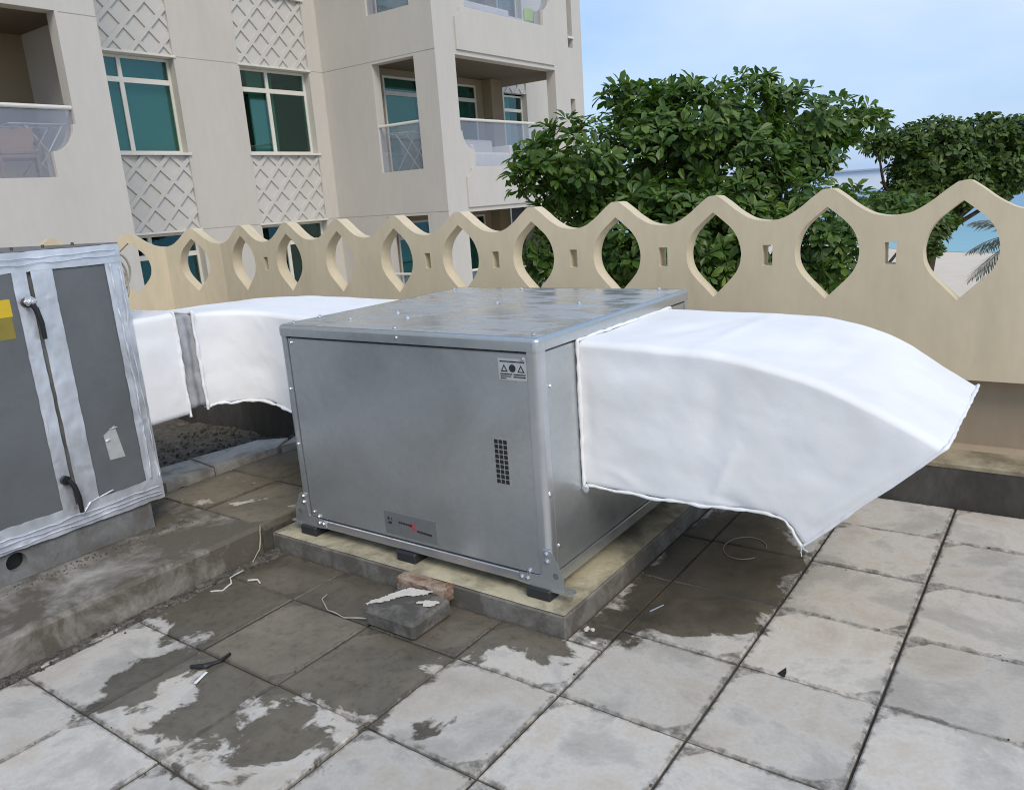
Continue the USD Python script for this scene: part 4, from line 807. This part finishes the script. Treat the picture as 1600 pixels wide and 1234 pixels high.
# ================================================================== TREES
def leaves(P, A, n_per, L0, seed, wide=.42, tilt=(45, 85)):
    """Rosettes of obovate leaves: P rosette points, A outward axes. Returns (N,8,3) leaf corners."""
    g = np.random.default_rng(seed); N = len(P) * n_per
    p = np.repeat(P, n_per, 0); a = np.repeat(A, n_per, 0)
    ref = np.where(np.abs(a[:, 2:]) < .9, [[0, 0, 1.0]], [[1.0, 0, 0]]); u = np.cross(a, ref); u /= np.linalg.norm(u, axis=1)[:, None]; w = np.cross(a, u)
    az = np.tile(np.arange(n_per) * 2.4, len(P)) + np.repeat(g.uniform(0, 6.28, len(P)), n_per) + g.normal(0, .25, N)
    ti = np.radians(g.uniform(*tilt, N)); side = np.cos(az)[:, None] * u + np.sin(az)[:, None] * w
    d = np.cos(ti)[:, None] * a + np.sin(ti)[:, None] * side; d[:, 2] -= g.uniform(.0, .3, N); d /= np.linalg.norm(d, axis=1)[:, None]
    s = np.cross(d, a); s /= np.linalg.norm(s, axis=1)[:, None] + 1e-9; nrm = np.cross(s, d)
    L = L0 * g.uniform(.5, 1.25, N)[:, None]; W = L * wide * g.uniform(.8, 1.15, N)[:, None] / 2; fold = .16 * L; droop = g.uniform(0, .22, N)[:, None] * L
    base = p + d * .02
    m1, m2, tip = base + d * L * .38 - nrm * 0, base + d * L * .74 - nrm * droop * .4, base + d * L - nrm * droop
    return np.stack([base, m1 + s * W * .72 + nrm * fold * .4, m1, m1 - s * W * .72 + nrm * fold * .4, m2 + s * W + nrm * fold * .45, m2, m2 - s * W + nrm * fold * .45, tip], 1)
LF = np.array([[0, 1, 2], [0, 2, 3], [1, 4, 5], [1, 5, 2], [2, 5, 6], [2, 6, 3], [4, 7, 5], [5, 7, 6]])
def tones(n, seed): return {'tone': np.repeat(np.clip(np.random.default_rng(seed).beta(1.6, 2.0, n), 0, 1), 8)}
def leaf_mesh(Q): return trimesh.Trimesh(Q.reshape(-1, 3), (LF[None] + 8 * np.arange(len(Q))[:, None, None]).reshape(-1, 3), process=False)
def rosettes(clumps, density, seed, flat=.85, rmin=.35, cull=.43):
    g = np.random.default_rng(seed); P, A = [], []
    for x, y, z, r in clumps:
        n = int(density * r * r) + 3; v = g.normal(size=(n, 3)); v /= np.linalg.norm(v, axis=1)[:, None]
        rad = r * (rmin + (1.08 - rmin) * g.random(n) ** .45)[:, None]
        q = v * rad * (1, 1, flat); P.append(q + (x, y, z)); ax = v * .75 + (0, 0, .65) + g.normal(0, .25, (n, 3)); A.append(ax / np.linalg.norm(ax, axis=1)[:, None])
    P, A = np.vstack(P), np.vstack(A); keep = meshkit.fbm(P * (2.6, 2.6, 3.4) + seed, 3, seed) > cull
    return P[keep], A[keep]
def limb(a, b, r0, r1, seed, bow=.15):
    g = np.random.default_rng(seed); a, b = np.array(a, float), np.array(b, float); t = np.linspace(0, 1, 9)[:, None]; L = np.linalg.norm(b - a)
    o = g.normal(0, bow * L * .35, 3); p = a + (b - a) * t + np.sin(t * math.pi) * o + (meshkit.fbm(np.c_[t * 4, t * 0, t * 0] + seed, 2, seed)[:, None] - .5) * .08 * L
    p[0] = a; return tube(p, np.linspace(r0, r1, 9), 7)
A1 = [(-0.95, 5.41, 2.44, 0.22), (-1.12, 5.18, 2.53, 0.12), (-.82, 5.55, 2.50, .14), (0.70, 8.35, 1.10, .30), (.95, 8.9, 1.0, .3), (-0.74, 5.81, 2.39, 0.28), (-0.56, 5.87, 2.16, 0.49), (-0.27, 6.41, 2.36, 0.36), (0.13, 6.9, 2.18, 0.38), (0.44, 7.4, 2.19, 0.26), (0.68, 7.7, 2.16, 0.10), (-1.25, 4.65, 1.91, 0.40), (-1.45, 4.36, 1.88, 0.23), (-1.52, 4.14, 1.74, 0.11), (-1.0, 5.47, 1.89, 0.60), (-0.45, 6.08, 1.72, 0.71), (0.0, 6.83, 1.80, 0.46), (0.25, 7.1, 1.94, 0.28), (-1.22, 4.93, 1.5, 0.35), (-1.5, 4.45, 1.44, 0.13), (-0.79, 5.14, 1.16, 0.62), (-0.36, 5.66, 0.98, 0.7), (0.19, 6.33, 1.04, 0.65), (0.44, 6.98, 1.20, 0.26), (0.56, 7.5, 1.32, 0.16), (0.51, 6.59, 0.69, 0.46), (-0.12, 5.72, 0.6, 0.38), (-1.61, 4.51, 1.08, 0.19), (-1.52, 4.64, 0.85, 0.24), (-1.02, 4.89, 0.88, 0.37)]
BACK = [(x - .4, y + .9, z - .25, r * 1.0) for x, y, z, r in A1 if r > .45]
t1 = thing('almond_tree', (-.6, 6.5, GZ), 'large broad-leaved tree with glossy green rosettes just beyond the parapet', 'tree')
fork = (-.55, 6.4, -.3)
obj('trunk', limb((-.6, 6.5, GZ), fork, .16, .11, 1, .04), BARK, t1, smooth=True)
for k, c in enumerate(A1):
    if c[3] > .2: obj('limb', limb(fork, (c[0], c[1], c[2] - .1), .05, .012, 20 + k), BARK, t1, smooth=True)
P, A = rosettes(A1, 760, 31, .85, .5, .40); P2, A2 = rosettes(BACK, 60, 32)
Q = np.vstack([leaves(P, A, 8, .132, 41, .44), leaves(P2, A2, 7, .14, 42, .46)])
dist = np.linalg.norm(Q.mean(1) - CAM, axis=1); up_ = Q.mean(1)[:, 2] > 1.55
order = np.argsort(dist + np.where(up_, 0, 50)); near = order[:300]; rest = order[300:]
obj('crown', leaf_mesh(Q[rest]), LEAF, t1, kind='stuff', primvars=tones(len(rest), 51))
for i in near: obj('leaf', leaf_mesh(Q[i:i + 1]), LEAF, t1, primvars=tones(1, int(i)))
A2c = [(-0.15, 13.58, 2.09, 0.44), (-0.38, 13.13, 2.07, 0.20), (0.32, 14.45, 2.17, 0.5), (0.94, 15.16, 2.14, 0.52), (1.49, 15.79, 2.05, 0.62), (2.1, 16.48, 2.0, 0.77), (0.16, 13.85, 1.66, 0.42), (0.6, 14.47, 1.53, 0.60), (1.18, 15.15, 1.55, 0.48), (1.63, 15.74, 1.55, 0.45), (2.2, 16.37, 1.42, 0.71), (0.02, 13.62, 1.28, 0.33), (0.27, 14.1, 1.16, 0.46), (-0.16, 13.56, 0.93, 0.30), (-.33, 13.35, 1.02, .30), (-.02, 13.75, .74, .36), (.34, 14.15, .72, .40), (.75, 14.5, 1.2, .45), (1.3, 15.1, 1.28, .42), (.45, 14.3, 1.85, .5), (0.25, 13.99, 0.83, 0.36), (0.42, 14.01, 0.49, 0.24), (0.79, 14.42, 0.93, 0.17), (0.63, 14.23, 0.69, 0.15), (0.51, 13.99, 0.21, 0.13)]
t2 = thing('spreading_tree', (.25, 14.5, GZ), 'dark spreading tree with a flat layered crown at the right above the parapet', 'tree')
obj('trunk', limb((.25, 14.5, GZ), (.25, 14.4, .2), .2, .12, 3, .02), BARK, t2, smooth=True)
for k, c in enumerate(A2c): obj('limb', limb((.25, 14.4, .2), (c[0], c[1], c[2] - .08), .055, .012, 60 + k), BARK, t2, smooth=True)
B2 = [(x + .45, y + .7, z + .02, r * .8) for x, y, z, r in A2c if r > .43]
P, A = rosettes(A2c, 760, 33, .55, .4, .38); P2, A2_ = rosettes(B2, 200, 34, .6)
Q2 = np.vstack([leaves(P, A, 7, .13, 43, .55), leaves(P2, A2_, 6, .135, 44, .55)])
obj('crown', leaf_mesh(Q2), LEAF2, t2, kind='stuff', primvars=tones(len(Q2), 52))
pt = thing('palm_tree', (1.75, 22.3, GZ), 'small drooping palm on the beach seen through the rightmost parapet opening', 'palm')
pc = np.array([1.60, 22.3, -.22]); obj('trunk', limb((1.75, 22.3, GZ), pc - (0, 0, .1), .13, .10, 5, .02), BARK, pt, smooth=True)
g = np.random.default_rng(77)
for k in range(20):
    az = k * 2.4 + g.normal(0, .2); el = math.radians(g.uniform(-25, 45)); L = g.uniform(1.5, 2.0)
    t = np.linspace(0, 1, 14); h = np.array([math.cos(az), math.sin(az), 0]); rad = L * t * math.cos(el) * (1 - .12 * t); zz = L * (math.sin(el) * t - .38 * t * t)
    sp = pc + rad[:, None] * h + np.c_[0 * t, 0 * t, zz]; V, F = [], []
    side = np.cross(h, [0, 0, 1.0])
    for i in range(2, 14):
        d = sp[i] - sp[i - 1]; d /= np.linalg.norm(d)
        for s in (-1, 1):
            for jj in range(4):
                b = sp[i] - d * .045 * jj; ll = .60 * math.sin(math.pi * (.12 + .8 * t[i])) + .06
                dr = side * s * .75 + d * .55 + np.array([0, 0, -.35 + g.normal(0, .12)]); dr /= np.linalg.norm(dr); n = len(V)
                V += [b, b + dr * ll * .5 + d * .018, b + dr * ll * .5 - d * .018, b + dr * ll]; F += [[n, n + 1, n + 2], [n + 1, n + 3, n + 2]]
    obj('frond', [trimesh.Trimesh(np.array(V), np.array(F), process=False), tube(sp, np.linspace(.018, .004, 14), 5)], PALM, pt)
fb = thing('shore_building', (-69, 329, GZ), 'low white building far along the shore between the two trees', 'building')
obj('wall', bx(-79, -60, 327, 333, GZ, 2.4), FARW, fb); obj('roof', bx(-80, -59, 326, 334, 2.4, 3.0), simple('far_roof', (.45, .45, .46), .8), fb)
